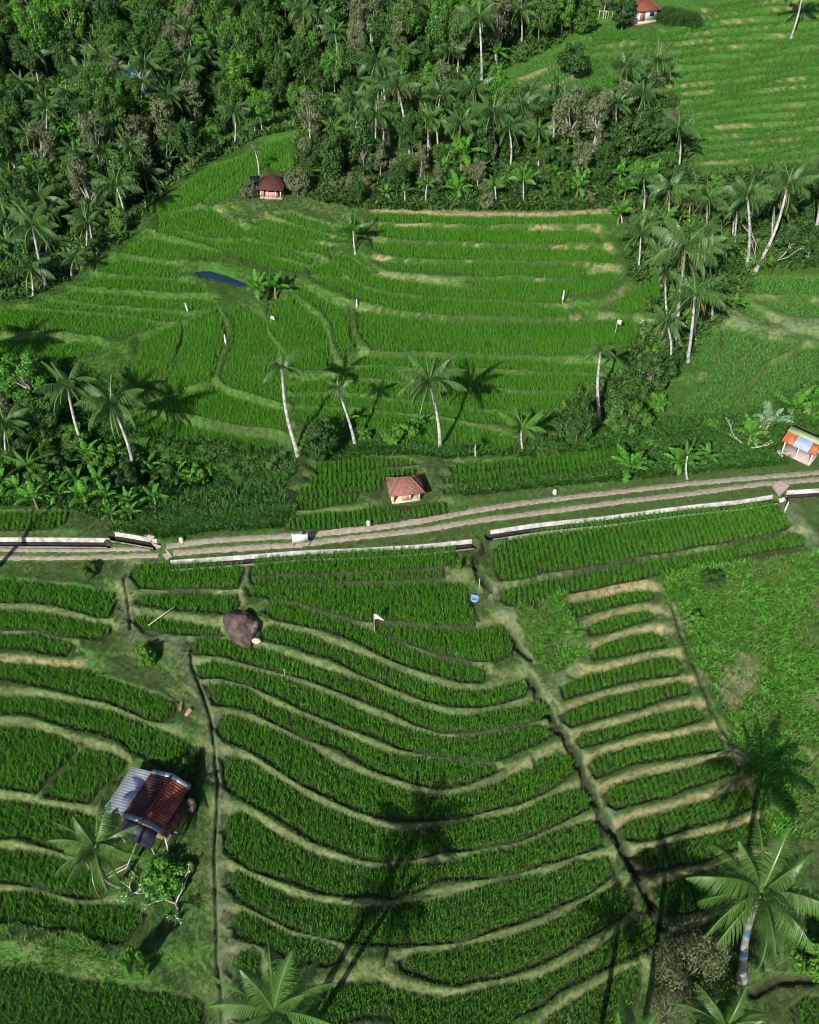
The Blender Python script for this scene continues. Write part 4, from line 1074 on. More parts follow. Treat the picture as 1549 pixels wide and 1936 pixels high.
FP = [(443, 277, 443, 214, 62), (481, 257, 482, 210, 56), (285, 192, 276, 125, 62), (216, 186, 215, 140, 66), (166, 228, 165, 182, 60), (383, 140, 380, 108, 60), (440, 62, 435, 34, 62),
      (297, 282, 290, 240, 66), (238, 445, 220, 352, 88), (166, 408, 165, 346, 66), (86, 452, 75, 380, 92), (90, 548, 62, 428, 96), (42, 280, 45, 244, 56), (22, 372, 20, 338, 62), (163, 482, 165, 424, 74),
      (62, 560, 58, 510, 82), (137, 527, 142, 490, 60), (352, 308, 346, 288, 46), (322, 300, 325, 270, 42), (102, 400, 95, 344, 82), (20, 520, 14, 462, 80), (200, 415, 202, 372, 60), (130, 355, 128, 318, 56), (255, 330, 252, 296, 54), (520, 130, 516, 92, 50), (600, 110, 602, 74, 48), (60, 225, 55, 180, 60), (150, 90, 148, 50, 52)]
for (px, py) in scatter([(0, 200), (330, 180), (420, 240), (330, 340), (250, 430), (130, 510), (0, 560)], 56, 48, 41) + scatter([(20, 40), (560, 20), (800, 30), (820, 130), (560, 190), (60, 190)], 80, 52, 43):
    FP.append((px, py + 10, px + rng.normal(0, 5), py - rng.uniform(38, 64), rng.uniform(48, 74)))
for gx_, gy_ in [(1235, 455), (1320, 470), (1390, 455), (1345, 520), (1250, 520), (1300, 560), (1262, 575), (1345, 585), (1385, 430), (1215, 395), (1305, 415), (1460, 440)]:
    palm(gx_, gy_ + 20, gx_ + rng.normal(0, 6), gy_ - rng.uniform(25, 60), rng.uniform(60, 84), 'slender palm packed into the palm grove among its taller neighbours', group='smaller palms of the grove')
for q_ in [(-40, 740, -72, 632, 115), (-95, 800, -125, 690, 115)]: palm(*q_, 'coconut palm just outside the frame whose shadow falls on the ravine-edge terraces', group='palms beyond the left frame')
for m in FP: palm(*m, 'coconut palm among the dense trees of the ravine forest', group='palms of the ravine forest')

# ------------------------------------------------------------------ broadleaf trees
def tree_mesh(seed, ncl, nlf, leaf, rx, z0, z1, shape='round', gap=.0):
    """crown of many leaf cards in clumps (unit height) and its limbed trunk"""
    rg = np.random.default_rng(seed)
    C = []
    while len(C) < ncl:
        p = rg.normal(0, 1, 3); p /= np.linalg.norm(p); p *= rg.uniform(.35, 1.0) ** .5
        zf = (p[2] + 1) / 2
        w = 1.0
        if shape == 'cone': w = (1.05 - zf) ** .7
        elif shape == 'flat': w = .55 + .55 * math.sin(zf * 2.6)
        elif shape == 'column': w = .75
        C.append([p[0] * rx * w, p[1] * rx * w, z0 + zf * (z1 - z0)])
    C = np.array(C)
    cr = rg.uniform(.6, 1.25, ncl) * rx * (.34 if ncl > 18 else .42)
    idx = np.repeat(np.arange(ncl), nlf); N = len(idx)
    d = rg.normal(0, 1, (N, 3)); d /= np.linalg.norm(d, axis=1)[:, None]; d[:, 2] *= .75
    pos = C[idx] + d * (cr[idx] * rg.uniform(.45, 1.05, N))[:, None]
    nrm = d + rg.normal(0, .45, (N, 3)) + np.array([0, 0, .35]); nrm /= np.linalg.norm(nrm, axis=1)[:, None]
    a = np.cross(nrm, rg.normal(0, 1, (N, 3))); a /= np.linalg.norm(a, axis=1)[:, None]; b = np.cross(nrm, a)
    ls = (leaf * rg.uniform(.6, 1.25, N))[:, None]
    V = np.stack([pos - a * ls, pos + b * ls * .5, pos + a * ls, pos - b * ls * .5], 1).reshape(-1, 3)
    f = np.arange(N)[:, None] * 4 + np.arange(4)[None]
    vcl = rg.uniform(0, .55, ncl)
    vv = np.repeat(np.clip(vcl[idx] + rg.uniform(0, .45, N), 0, 1), 4)
    crown = mesh_np('crown', V, [f], {'v': vv})
    tr = MB(); zt = z0 + .45 * (z1 - z0)
    sway = np.array([[0, 0], [rg.normal(0, .015), rg.normal(0, .015)], [rg.normal(0, .03), rg.normal(0, .03)], [rg.normal(0, .03), rg.normal(0, .03)]])
    tp = np.column_stack([sway, [-.03, zt * .4, zt * .75, zt * 1.2]])
    tr.tube(tp, [.024, .019, .014, .006], 6)
    for k in np.argsort(-cr)[:10]:
        s = tp[1] * .3 + tp[2] * .7; e = C[k]
        if e[2] < s[2]: s = tp[1]
        m_ = (s + e) / 2 + [0, 0, .03]
        tr.tube([s, m_, e], [.011, .007, .003], 5)
    o = tr.build('trunk', None); tm = o.data; bpy.data.objects.remove(o)
    return crown, tm
TV = {}
def variant(kind, leafm, barkm, n, *a, **k):
    TV[kind] = []
    for s in range(n):
        c, t_ = tree_mesh(hash(kind) % 1 + sum(map(ord, kind)) * 7 + s, *a, **k); c.materials.append(M[leafm]); t_.materials.append(M[barkm]); TV[kind].append((c, t_))
variant('dark', 'leaf_dark', 'bark', 4, 36, 120, .026, .36, .28, .92)
variant('mid', 'leaf_mid', 'bark', 4, 32, 125, .027, .42, .32, .93, shape='flat')
variant('bright', 'leaf_bright', 'bark_pale', 3, 28, 125, .025, .34, .28, .95)
variant('grey', 'leaf_grey', 'bark_pale', 3, 32, 75, .021, .30, .22, .97, shape='column')
variant('cone', 'leaf_dark', 'bark', 2, 44, 70, .030, .34, .10, .95, shape='cone')
variant('bush', 'leaf_mid', 'bark', 3, 30, 110, .046, .52, .12, .86)
variant('darkbush', 'leaf_dark', 'bark', 3, 36, 115, .040, .50, .12, .90)
variant('brightbush', 'leaf_bright', 'bark', 2, 26, 100, .056, .50, .15, .86)
variant('greybush', 'leaf_grey', 'bark_pale', 2, 36, 110, .036, .48, .10, .90)
variant('redbush', 'leaf_red', 'bark', 1, 14, 60, .08, .42, .2, .9)
variant('thicket', 'leaf_grey', 'bark_pale', 1, 70, 110, .019, .52, .08, .92)
RXK = {'thicket': .62, 'dark': .48, 'mid': .54, 'bright': .45, 'grey': .36, 'cone': .42, 'bush': .68, 'darkbush': .66, 'brightbush': .66, 'greybush': .62, 'redbush': .55}
nt_ = [0]
def tree(bx, by, wpx, hpx, kind, label, group=None, name='tree', cat='tree'):
    k = nt_[0]; nt_[0] += 1
    b = gpt(bx, by); dist = np.linalg.norm(b - [0, 0, CAM_H]); dep = math.asin((CAM_H - b[2]) / dist)
    wid = wpx * dist / F
    hgt = (hpx - .35 * wpx * math.sin(dep)) * dist / F / math.cos(dep)
    hgt = max(hgt, wid * .55)
    rg = np.random.default_rng(4000 + k)
    root = empty(name, b, label, cat, group, rg.uniform(0, 6.28))
    c, t_ = TV[kind][k % len(TV[kind])]
    sx = wid / (2 * RXK[kind])
    for nm, me in (('crown', c), ('trunk', t_)):
        o = link(nm, me, None, root); o.scale = (sx, sx, hgt)
    return root
NOTE = [
 (606, 868, 84, 100, 'darkbush', 'round dark-leaved tree between the two slender palms'),
 (1088, 842, 72, 108, 'darkbush', 'tall dark bush left of the bare-trunked palm'),
 (1182, 818, 96, 84, 'bush', 'wide green bush right of the bare-trunked palm'),
 (1228, 742, 96, 92, 'darkbush', 'dark bush in front of the palm with dry orange fronds'),
 (1262, 700, 56, 60, 'darkbush', 'dark shrub behind the palm with dry orange fronds'),
 (1198, 305, 92, 96, 'darkbush', 'dark round tree at the foot of the terraced hillside'),
 (1206, 350, 40, 52, 'brightbush', 'small bright conical shrub below the dark round tree'),
 (1066, 305, 78, 135, 'grey', 'tall grey-green twiggy tree beside a white palm trunk'),
 (1118, 300, 66, 120, 'grey', 'grey-green twiggy tree next to the red shrub'),
 (1145, 303, 18, 26, 'redbush', 'small red-leaved shrub by the grey twiggy trees'),
 (690, 342, 78, 122, 'cone', 'cone-shaped dark tree in front of the belt'),
 (632, 350, 66, 110, 'cone', 'cone-shaped dark tree right behind the maroon-roofed hut'),
 (588, 275, 58, 100, 'grey', 'pale grey-leaved tree at the ravine corner'),
 (563, 372, 54, 66, 'greybush', 'grey-green bush hugging the maroon-roofed hut'),
 (755, 352, 46, 62, 'grey', 'grey-green shrubby tree below the white kinked trunk'),
 (795, 345, 40, 56, 'grey', 'second grey-green shrubby tree below the white kinked trunk'),
 (998, 288, 44, 70, 'grey', 'leafless-looking grey tree beside the orange-fronded palm'),
 (1080, 152, 70, 62, 'darkbush', 'dark leafy tree standing out on the terrace edge'),
 (1100, 62, 50, 50, 'bush', 'round green tree near the white-walled hut'),
 (1492, 495, 82, 92, 'darkbush', 'big round bush beside the leaning palm at the frame'),
 (1440, 510, 50, 60, 'bush', 'leafy tree round the slanted pale trunk'),
 (1250, 395, 46, 50, 'bush', 'leafy shrub at the back corner of the grove'),
 (1230, 200, 50, 60, 'grey', 'grey leafy tree behind the dark round tree'),
 (280, 1258, 46, 52, 'brightbush', 'round bright green shrub beside the footpath bend'),
 (168, 1088, 40, 34, 'bush', 'loose low shrub on the verge below the track'),
 (1343, 1108, 54, 42, 'darkbush', 'flat dark shrub on the weedy slope under the row-planted rice'),
 (1313, 1184, 34, 34, 'brightbush', 'small vivid green shrub on the weedy slope'),
 (268, 1846, 46, 66, 'brightbush', 'small tree on a white stem below the frangipani garden'),
 (318, 1672, 92, 58, 'brightbush', 'bushy green shrubs between tin-roofed hut and frangipani'),
 (352, 1462, 44, 40, 'bush', 'leafy tree tip beside the rice behind the tin-roofed hut'),
 (868, 1080, 13, 26, 'brightbush', 'tiny bright shrub at the ditch junction'),
 (1280, 1880, 118, 130, 'thicket', 'big grey twiggy bush at the lower end of the ditch'),
 (1325, 1935, 96, 90, 'bush', 'green bush below the big grey twiggy bush'),
 (1252, 1940, 80, 80, 'thicket', 'grey bush cut by the bottom edge'),
 (1530, 1835, 70, 70, 'brightbush', 'bright green bush at the right frame below the banded palm'),
 (60, 770, 110, 110, 'bright', 'bright-crowned tree over the gully at the left frame'),
 (85, 830, 84, 90, 'mid', 'green tree under the bright-crowned gully tree'),
 (26, 840, 60, 110, 'grey', 'grey twiggy tree at the left frame'),
 (530, 892, 54, 44, 'bush', 'weedy bush on the gully rim near the reddish earth'),
 (575, 852, 36, 30, 'brightbush', 'small bright bush at the foot of the white-trunked thin palm'),
 (690, 838, 34, 34, 'brightbush', 'small bright bush by the small slender palm'),
 (760, 838, 80, 34, 'brightbush', 'low bright bushes beneath the full-crowned lone palm'),
 (1240, 775, 40, 40, 'brightbush', 'bright sapling beside the wide green bush'),
 (1175, 60, 60, 60, 'dark', 'dark tree behind the white-walled hut'),
 (1140, 40, 40, 60, 'grey', 'grey tree beside the white pole near the white-walled hut'),
 (470, 378, 34, 44, 'greybush', 'scraggly shrub left of the lean-to of the maroon-roofed hut')]
for n_ in NOTE: tree(*n_[:5], n_[5], name='shrub' if 'bush' in n_[4] or 'thicket' in n_[4] else 'tree', cat='shrub' if 'bush' in n_[4] or 'thicket' in n_[4] else 'tree')
rf = random.Random(77)
FOR2 = [(-50, -28), (1110, -28), (1085, 58), (1000, 105), (905, 145), (830, 160), (650, 184), (602, 220), (560, 240), (500, 255), (400, 305), (330, 350), (265, 410), (232, 446), (132, 522), (55, 557), (-50, 575)]
flab = {'dark': 'dark green dense tree in the ravine forest', 'mid': 'green spreading tree in the ravine forest', 'bright': 'light green feathery tree in the ravine forest', 'grey': 'greyish thin-leaved tree in the ravine forest'}
clear = [(268, -40, 420, 48), (240, 150, 295, 200), (170, 150, 200, 185)]
for (px, py) in scatter(FOR2, 43, 25, 5, clear):
    lowleft = py > 250 and px < 300
    if lowleft and rf.random() < .55: continue
    if 60 < px < 330 and 190 < py < 320 and rf.random() < .55: continue
    kd = rf.choices(['dark', 'mid', 'bright', 'grey'], [.34, .30, .2, .24 if px > 560 else .1])[0]
    s = rf.uniform(.65, 1.4)
    tree(px, py, 50 * s, (74 if kd != 'grey' else 88) * s * rf.uniform(.85, 1.35), kd, flab[kd], 'trees of the ravine forest')
for (px, py) in scatter(BELT, 37, 25, 9, [(480, 320, 575, 372)]):
    if rf.random() < .25: continue
    kd = rf.choices(['dark', 'mid', 'grey', 'greybush', 'bush', 'darkbush'], [.16, .16, .18, .2, .18, .14])[0]; s = rf.uniform(.7, 1.15)
    tree(px, py, 42 * s, (66 if kd in ('dark', 'mid', 'grey') else 38) * s, kd, 'leafy tree in the mixed belt above the sandy edge' if kd in ('dark', 'mid', 'grey') else 'low bush in the mixed belt above the sandy edge', 'plants of the tree belt', name='tree' if kd in ('dark', 'mid', 'grey') else 'shrub', cat='tree' if kd in ('dark', 'mid', 'grey') else 'shrub')
for (px, py) in scatter([(640, 215), (760, 190), (900, 205), (1050, 190), (1060, 300), (960, 310), (840, 310), (700, 320)], 46, 30, 51):
    if rf.random() < .22: continue
    kd = rf.choice(['mid', 'dark', 'grey', 'cone', 'mid', 'bright']); s = rf.uniform(.75, 1.2)
    tree(px, py, 46 * s, 86 * s, kd, 'tall leafy tree at the upper side of the mixed belt', 'tall trees of the belt')
for (px, py) in scatter([(650, 230), (1050, 200), (1060, 330), (660, 340)], 74, 48, 53):
    palm(px, py + 15, px + rf.gauss(0, 5), py - rf.uniform(45, 75), rf.uniform(60, 80), 'coconut palm standing among the tall trees of the mixed belt', group='palms of the tree belt')
GROVE2 = [(1200, 380), (1250, 345), (1400, 340), (1600, 330), (1600, 490), (1420, 505), (1380, 560), (1330, 620), (1270, 690), (1230, 690), (1245, 600), (1200, 510)]
for (px, py) in scatter(GROVE2, 44, 34, 12, [(1190, 490, 1250, 620)]):
    if rf.random() < .35: continue
    s = rf.uniform(.6, 1.05); tree(px, py, 46 * s, 42 * s, rf.choice(['bush', 'darkbush', 'darkbush', 'brightbush']), 'low bush beneath the palms of the grove', 'bushes of the palm grove', name='shrub', cat='shrub')
for (px, py) in scatter([(-40, 760), (120, 740), (250, 840), (330, 900), (450, 905), (450, 935), (330, 945), (-40, 940)], 46, 30, 15):
    if rf.random() < .3: continue
    s = rf.uniform(.7, 1.2); tree(px, py, 56 * s, 48 * s, rf.choice(['bush', 'darkbush', 'bush', 'brightbush']), 'leafy bush in the shady gully', 'bushes of the gully', name='shrub', cat='shrub')
for (px, py) in scatter([(850, 862), (1010, 862), (1180, 840), (1420, 790), (1560, 770), (1560, 800), (1440, 830), (1200, 866), (1000, 876)], 40, 22, 17, [(1455, 800, 1549, 870)]):
    if rf.random() < .35: continue
    s = rf.uniform(.5, .95); tree(px, py, 42 * s, 34 * s, rf.choice(['bush', 'darkbush', 'brightbush']), 'small bush along the line of shaded rice rows', 'bushes beside the shaded rice rows', name='shrub', cat='shrub')

# ------------------------------------------------------------------ banana plants
def banana_mesh(seed, nl, mt):
    rg = np.random.default_rng(seed); V = []; f4 = []; vv = []; n = 0
    for i in range(nl):
        q = i / nl; az = i * 2.4 + rg.normal(0, .3); e0 = R(82) - q * R(50); cv = R(45) + q * R(70) + rg.normal(0, .15); L = rg.uniform(.48, .68)
        ns = 13; s = np.linspace(0, 1, ns); el = e0 - cv * s ** 1.4
        r = np.concatenate([[0], np.cumsum(np.cos(el[:-1]))]) / (ns - 1) * L; z = .42 + np.concatenate([[0], np.cumsum(np.sin(el[:-1]))]) / (ns - 1) * L
        w = .105 * np.clip(np.sin(np.clip((s - .12) / .88, 0, 1) ** .8 * np.pi * .95) ** .6, .04, 1) * rg.uniform(.85, 1.2)
        ca, sa = math.cos(az), math.sin(az); lv = rg.uniform(.1, .75); fold0 = rg.uniform(.15, .5)
        for sd in (-1, 1):
            for j in range(ns - 1):              # torn strips either side of the midrib
                fold = fold0 + abs(rg.normal(0, .28)) * (rg.uniform() < .6); sk = rg.normal(0, .012); sh = rg.uniform(.75, 1.05)
                ends = []
                for k_, (q_, ww) in enumerate(((j, w[j]), (j + 1, w[j + 1]))):
                    lat = sd * ww * sh * math.cos(fold); dz = -ww * sh * math.sin(fold); rr = r[q_] + sk + (.006 if k_ == 0 else -.006)
                    ends.append(((r[q_] * ca, r[q_] * sa, z[q_]), (rr * ca - lat * sa, rr * sa + lat * ca, z[q_] + dz)))
                V.append(np.array([ends[0][0], ends[0][1], ends[1][1], ends[1][0]])); f4.append(np.array([[n, n + 1, n + 2, n + 3]])); n += 4
                vv.append(np.clip(lv + np.array([.22, 0, 0, .22]) + rg.normal(0, .10), 0, 1))
    c = mesh_np('leaf_crown', np.vstack(V), [np.vstack(f4)], {'v': np.concatenate(vv)}); c.materials.append(M[mt])
    t_ = MB(); t_.tube([[0, 0, -.03], [.01, 0, .22], [0, .005, .44]], [.042, .034, .022], 7); o = t_.build('stem', None); s_ = o.data; bpy.data.objects.remove(o); s_.materials.append(M['banana_stem'])
    return c, s_
BV = [banana_mesh(60 + k, 8 + k % 3, 'banana') for k in range(4)]; BP = banana_mesh(70, 9, 'banana_pale')
nb_ = [0]
def banana(px, py, hpx, label, group=None, pale=False):
    k = nb_[0]; nb_[0] += 1
    b = gpt(px, py); dist = np.linalg.norm(b - [0, 0, CAM_H]); dep = math.asin((CAM_H - b[2]) / dist)
    h = hpx * dist / F / (math.cos(dep) * .8 + math.sin(dep) * .35)
    root = empty('banana_plant', b, label, 'banana plant', group, k * 2.1)
    c, s = BP if pale else BV[k % 4]
    for nm, me in (('leaf_crown', c), ('stem', s)): link(nm, me, None, root).scale = (h, h, h)
for b_ in [(1186, 908, 66, 'tall twin-leaved banana plant at the roadside bend'), (1193, 903, 46, 'smaller banana plant leaning by the tall roadside one'), (1275, 893, 52, 'banana plant with thick brown stems by the road'), (1285, 895, 44, 'second thick-stemmed banana plant in the roadside clump'), (1332, 884, 46, 'dry-leaved banana plant near the rusty-roofed shelter'),
           (1243, 778, 36, 'bright banana plant below the wide green bush'), (1412, 848, 60, 'half-dead banana clump with hanging brown leaves'), (1445, 826, 66, 'banana plant with greyish leaves left of the rusty-roofed shelter'), (1490, 800, 70, 'large-leaved banana plant behind the rusty-roofed shelter'), (1525, 790, 66, 'large-leaved banana plant at the frame behind the shelter'),
           (490, 568, 50, 'banana plant at the near end of the pond'), (522, 562, 52, 'banana plant with a long shadow past the pond'), (508, 558, 40, 'small banana plant between the two by the pond'),
           (670, 468, 40, 'banana leaf tuft inside the shaggy low palm'), (790, 812, 30, 'small banana plant in the rice below the lone palm'), (660, 812, 40, 'banana plant with a dark shadow beside the slender palm'),
           (1388, 592, 36, 'stray banana plant on the pale bay'), (872, 330, 74, 'big banana clump with dry stems in the tree belt'), (866, 388, 56, 'banana plant at the sandy edge of the tree belt'), (1180, 380, 40, 'banana plant at the bend of the sandy edge'), (1168, 425, 44, 'banana plant under the sandy bend'), (1150, 345, 34, 'bright banana plant below the grey twiggy trees'), (1090, 380, 50, 'vivid banana plant near the sandy edge'), (545, 335, 26, 'banana plant behind the maroon roof'), (1180, 40, 40, 'banana plant beside the white-walled hut')]:
    banana(*b_, pale='greyish' in b_[3])
for (px, py, h) in [(72, 962, 62), (96, 935, 52), (118, 950, 48), (166, 962, 66), (150, 925, 50), (190, 930, 56), (214, 985, 38), (250, 985, 44), (222, 880, 54), (246, 962, 46), (296, 958, 54), (300, 915, 52), (170, 880, 60), (335, 900, 60), (280, 880, 50), (40, 940, 50), (8, 930, 56), (205, 955, 50), (360, 925, 44), (130, 890, 44)]:
    banana(px, py, h * .86, 'broad-leaved banana plant in the gully beside the track', 'banana plants of the gully')
for (px, py) in scatter([(60, 190), (330, 190), (420, 240), (340, 340), (250, 330), (120, 330), (60, 290)], 34, 22, 21) + scatter(FOR2, 120, 70, 23, clear):
    if rf.random() < .2: continue
    banana(px, py, rf.uniform(30, 46), 'banana plant among the ravine forest trees', 'banana plants of the ravine forest')
for (px, py) in scatter(BELT, 90, 45, 29, [(480, 320, 575, 372)]):
    banana(px, py, rf.uniform(30, 46), 'banana plant in the mixed belt above the sandy edge', 'banana plants of the tree belt')
for (px, py) in scatter([(1220, 420), (1400, 420), (1390, 540), (1290, 660), (1240, 560)], 70, 50, 31):
    banana(px, py, rf.uniform(30, 44), 'banana plant beneath the palms of the grove', 'banana plants of the grove')
# ------------------------------------------------------------------ huts
def mat_sheet(name, a, b, c, scale=1.2, metal=.25, rough=.5, wave=9.0, axis='X'):
    t = NT(name); f = t.noise(scale, 5); g = t.noise(scale * 4, 4)
    w = t.n('ShaderNodeTexWave'); w.bands_direction = axis; w.inputs['Scale'].default_value = wave
    t.l(t.tc.outputs['Object'], w.inputs['Vector'])
    col = t.ramp(f, [(.32, a), (.5, b), (.68, c)]); col = t.mix(t.mth('MULTIPLY', g, .35), col, a)
    return t.surf(col, rough, w.outputs['Fac'] if name in ('orange_sheet', 'pale_blue_sheet') else g, .35, .03, .4, 0, metal)
M['sheet_grey'] = mat_sheet('weathered_sheet', (.36, .33, .36), (.29, .35, .44), (.48, .39, .38), 1.4, .3, .5, 5, 'Y')
M['sheet_rust'] = mat_sheet('rusty_sheet', (.11, .030, .020), (.22, .056, .030), (.34, .105, .046), 1.3, .1, .7, 5, 'Y')
M['sheet_dark'] = mat_sheet('dark_rusty_sheet', (.035, .014, .012), (.07, .022, .018), (.11, .04, .03), 1.5, .1, .75, 5, 'Y')
M['flash'] = mat_simple('blue_grey_metal', (.16, .19, .25), (.30, .33, .38), 4, .45, .1, .01, .4, .4)
M['tarp'] = mat_simple('dark_tarp', (.010, .012, .020), (.030, .034, .05), 3, .5, .4, .05)
M['orange'] = mat_sheet('orange_sheet', (.28, .05, .02), (.42, .11, .035), (.50, .24, .09), 1.6, .0, .6, 6, 'X')
M['blue_sheet'] = mat_sheet('pale_blue_sheet', (.26, .33, .52), (.34, .41, .60), (.42, .47, .62), .8, .1, .5, 6, 'X')
M['green_sheet'] = mat_simple('pale_green_cap', (.26, .33, .17), (.36, .42, .24), 3, .6)
M['red_sheet'] = mat_simple('dark_red_sheet', (.10, .015, .015), (.18, .03, .03), 3, .55)
def mat_tile(name, a, b, c):
    t = NT(name); f = t.noise(9, 3); big = t.noise(1.2, 4)
    br = t.n('ShaderNodeTexBrick'); br.inputs['Scale'].default_value = 5.5; br.inputs['Mortar Size'].default_value = .03; br.inputs['Color1'].default_value = (.4, .4, .4, 1); br.inputs['Color2'].default_value = (1, 1, 1, 1); br.inputs['Mortar'].default_value = (0, 0, 0, 1)
    t.l(t.tc.outputs['Object'], br.inputs['Vector'])
    col = t.ramp(f, [(.3, a), (.5, b), (.72, c)]); col = t.mix(t.mth('MULTIPLY', big, .45), col, a); 
    bw = t.n('ShaderNodeRGBToBW'); t.l(br.outputs['Color'], bw.inputs[0])
    col = t.mix(t.mth('MULTIPLY', t.mth('SUBTRACT', 1.0, bw.outputs[0], True), .5), col, a)
    return t.surf(col, .85, bw.outputs[0], .7, .05, .15)
M['tile'] = mat_tile('clay_tiles', (.20, .085, .068), (.40, .17, .13), (.60, .40, .34))
M['tile_maroon'] = mat_tile('maroon_tiles', (.085, .034, .028), (.13, .052, .042), (.18, .085, .065))
M['tile_red'] = mat_tile('red_tiles', (.24, .075, .05), (.31, .10, .065), (.36, .14, .09))
M['plaster'] = mat_simple('cream_plaster', (.50, .36, .22), (.66, .52, .36), 3, .9)
M['white'] = mat_simple('white_paint', (.66, .66, .66), (.82, .82, .82), 3, .7, .1)
M['post'] = mat_simple('pale_post', (.50, .45, .38), (.72, .66, .58), 5, .8)
M['brick'] = mat_simple('pink_brick', (.30, .15, .11), (.58, .40, .33), 7, .9, .6)
M['wood'] = mat_simple('old_wood', (.12, .075, .04), (.30, .20, .11), 6, .85)
M['bamboo'] = mat_simple('dry_bamboo', (.42, .36, .25), (.62, .56, .42), 6, .7)
M['bluecloth'] = mat_simple('blue_cloth', (.08, .20, .50), (.30, .45, .70), 6, .7)
M['cloth'] = mat_simple('white_cloth', (.70, .71, .74), (.86, .86, .88), 5, .8, .3)
M['stick'] = mat_simple('cut_wood', (.22, .15, .09), (.38, .28, .17), 5, .85)
def sheet(parent, name, quad, th, m, n=1):
    q = MB(); q.plate(quad, th); return q.build(name, m, parent)
def hip(parent, w, d, rl, ze, zr, m, th=.09, cap=True):
    """hip roof: eave rectangle w x d, ridge length rl along X"""
    E = np.array([[-w / 2, -d / 2, ze], [w / 2, -d / 2, ze], [w / 2, d / 2, ze], [-w / 2, d / 2, ze]]); A = np.array([[-rl / 2, 0, zr], [rl / 2, 0, zr]])
    V = np.vstack([E, A, E - [0, 0, th], A - [0, 0, th]])
    q = MB(); q.add(V, [[0, 1, 5, 4], [2, 3, 4, 5], [6, 10, 11, 7], [8, 11, 10, 9], [0, 6, 7, 1], [1, 7, 8, 2], [2, 8, 9, 3], [3, 9, 6, 0]], [[1, 2, 5], [3, 0, 4], [7, 11, 8], [9, 10, 6]])
    r = q.build('roof', m, parent)
    if cap:
        q = MB()
        for a, b in ((E[0], A[0]), (E[1], A[1]), (E[2], A[1]), (E[3], A[0]), (A[0], A[1])): q.tube([a + [0, 0, .02], (a + b) / 2 + [0, 0, .03], b + [0, 0, .02]], .055, 6)
        q.build('ridge_tiles', m, r)
    return r
def part_box(parent, name, c, d, m, rz=0.0, tilt=0.0):
    q = MB(); q.box(c, d, rz, tilt); return q.build(name, m, parent)
def part_tube(parent, name, pts, r, m, n=7):
    q = MB(); q.tube(pts, r, n); return q.build(name, m, parent, True)
# tin-roofed hut in the foreground
h = empty('tin_hut', HUTW['tin'], 'tin-roofed field hut with rusty red and grey sheets and a dark awning', 'hut', None, R(-22))
part_box(h, 'floor', (0, 0, .06), (3.6, 2.9, .14), M['wood'])
for x, y_ in ((-1.9, -1.2), (-1.9, 1.2), (-.6, -1.25), (-.6, 1.25), (1.45, -1.25), (1.45, 1.25)): part_tube(h, 'post', [(x, y_, 0), (x, y_, 1.0), (x, y_, 1.80)], .06, M['wood'])
part_box(h, 'back_wall', (.42, 1.3, .95), (1.9, .08, 1.6), M['wood']); part_box(h, 'side_wall', (-.62, .1, .95), (.08, 2.2, 1.6), M['wood'])
def corr(parent, name, a, b, c, d, nw, amp, th, m):
    """corrugated sheet between edge a-b (ridge side) and d-c, waves along a->b"""
    a, b, c, d = map(np.array, (a, b, c, d)); N_ = nw * 6 + 1; s = np.linspace(0, 1, N_)
    nrm = np.cross(b - a, d - a).astype(float); nrm /= np.linalg.norm(nrm); nrm *= np.sign(nrm[2])
    top = a + (b - a) * s[:, None] + nrm * (amp * np.sin(s * nw * 2 * math.pi))[:, None]; bot = d + (c - d) * s[:, None] + nrm * (amp * np.sin(s * nw * 2 * math.pi))[:, None]
    V = np.concatenate([top, bot, top - nrm * th, bot - nrm * th]); k = np.arange(N_ - 1)
    f = np.vstack([np.stack([k, k + 1, k + 1 + N_, k + N_], 1), np.stack([k + 2 * N_, k + 3 * N_, k + 1 + 3 * N_, k + 1 + 2 * N_], 1), np.stack([k, k + 2 * N_, k + 1 + 2 * N_, k + 1], 1), np.stack([k + N_, k + 1 + N_, k + 1 + 3 * N_, k + 3 * N_], 1)])
    q = MB(); q.add(V, f); return q.build(name, m, parent)
o = corr(h, 'lean_to_roof', (-1.02, -1.6, 2.18), (-1.02, 1.75, 2.18), (-2.75, 1.75, 1.72), (-2.75, -1.6, 1.72), 16, .011, .03, M['sheet_grey']); o['label'] = 'greyish pink weathered lean-to sheet'
o = corr(h, 'roof_slope', (.62, -1.65, 2.75), (.62, 1.7, 2.75), (-1.05, 1.7, 2.22), (-1.05, -1.65, 2.22), 16, .022, .03, M['sheet_dark']); o['label'] = 'dark brown rusted roof slope'
o = corr(h, 'roof_slope', (.66, -1.65, 2.75), (.66, 1.7, 2.75), (1.95, 1.7, 2.12), (1.95, -1.65, 2.12), 16, .022, .03, M['sheet_rust']); o['label'] = 'orange red rusted roof slope'
part_tube(h, 'ridge_cap', [(.64, -1.7, 2.77), (.64, 0, 2.78), (.64, 1.75, 2.77)], .07, M['sheet_rust'])
for y_ in (-1.72, 1.76):
    q = MB(); w_ = .17
    q.plate([(-1.05, y_ - w_, 2.27), (.64, y_ - w_, 2.82), (.64, y_ + w_, 2.82), (-1.05, y_ + w_, 2.27)], .03); q.plate([(.64, y_ - w_, 2.82), (2.0, y_ - w_, 2.17), (2.0, y_ + w_, 2.17), (.64, y_ + w_, 2.82)], .03); q.build('flashing', M['flash'], h)
sheet(h, 'side_flap', [(1.55, -1.35, 1.9), (2.35, -1.35, 1.3), (2.35, .9, 1.3), (1.55, .9, 1.9)], .03, M['sheet_dark'])
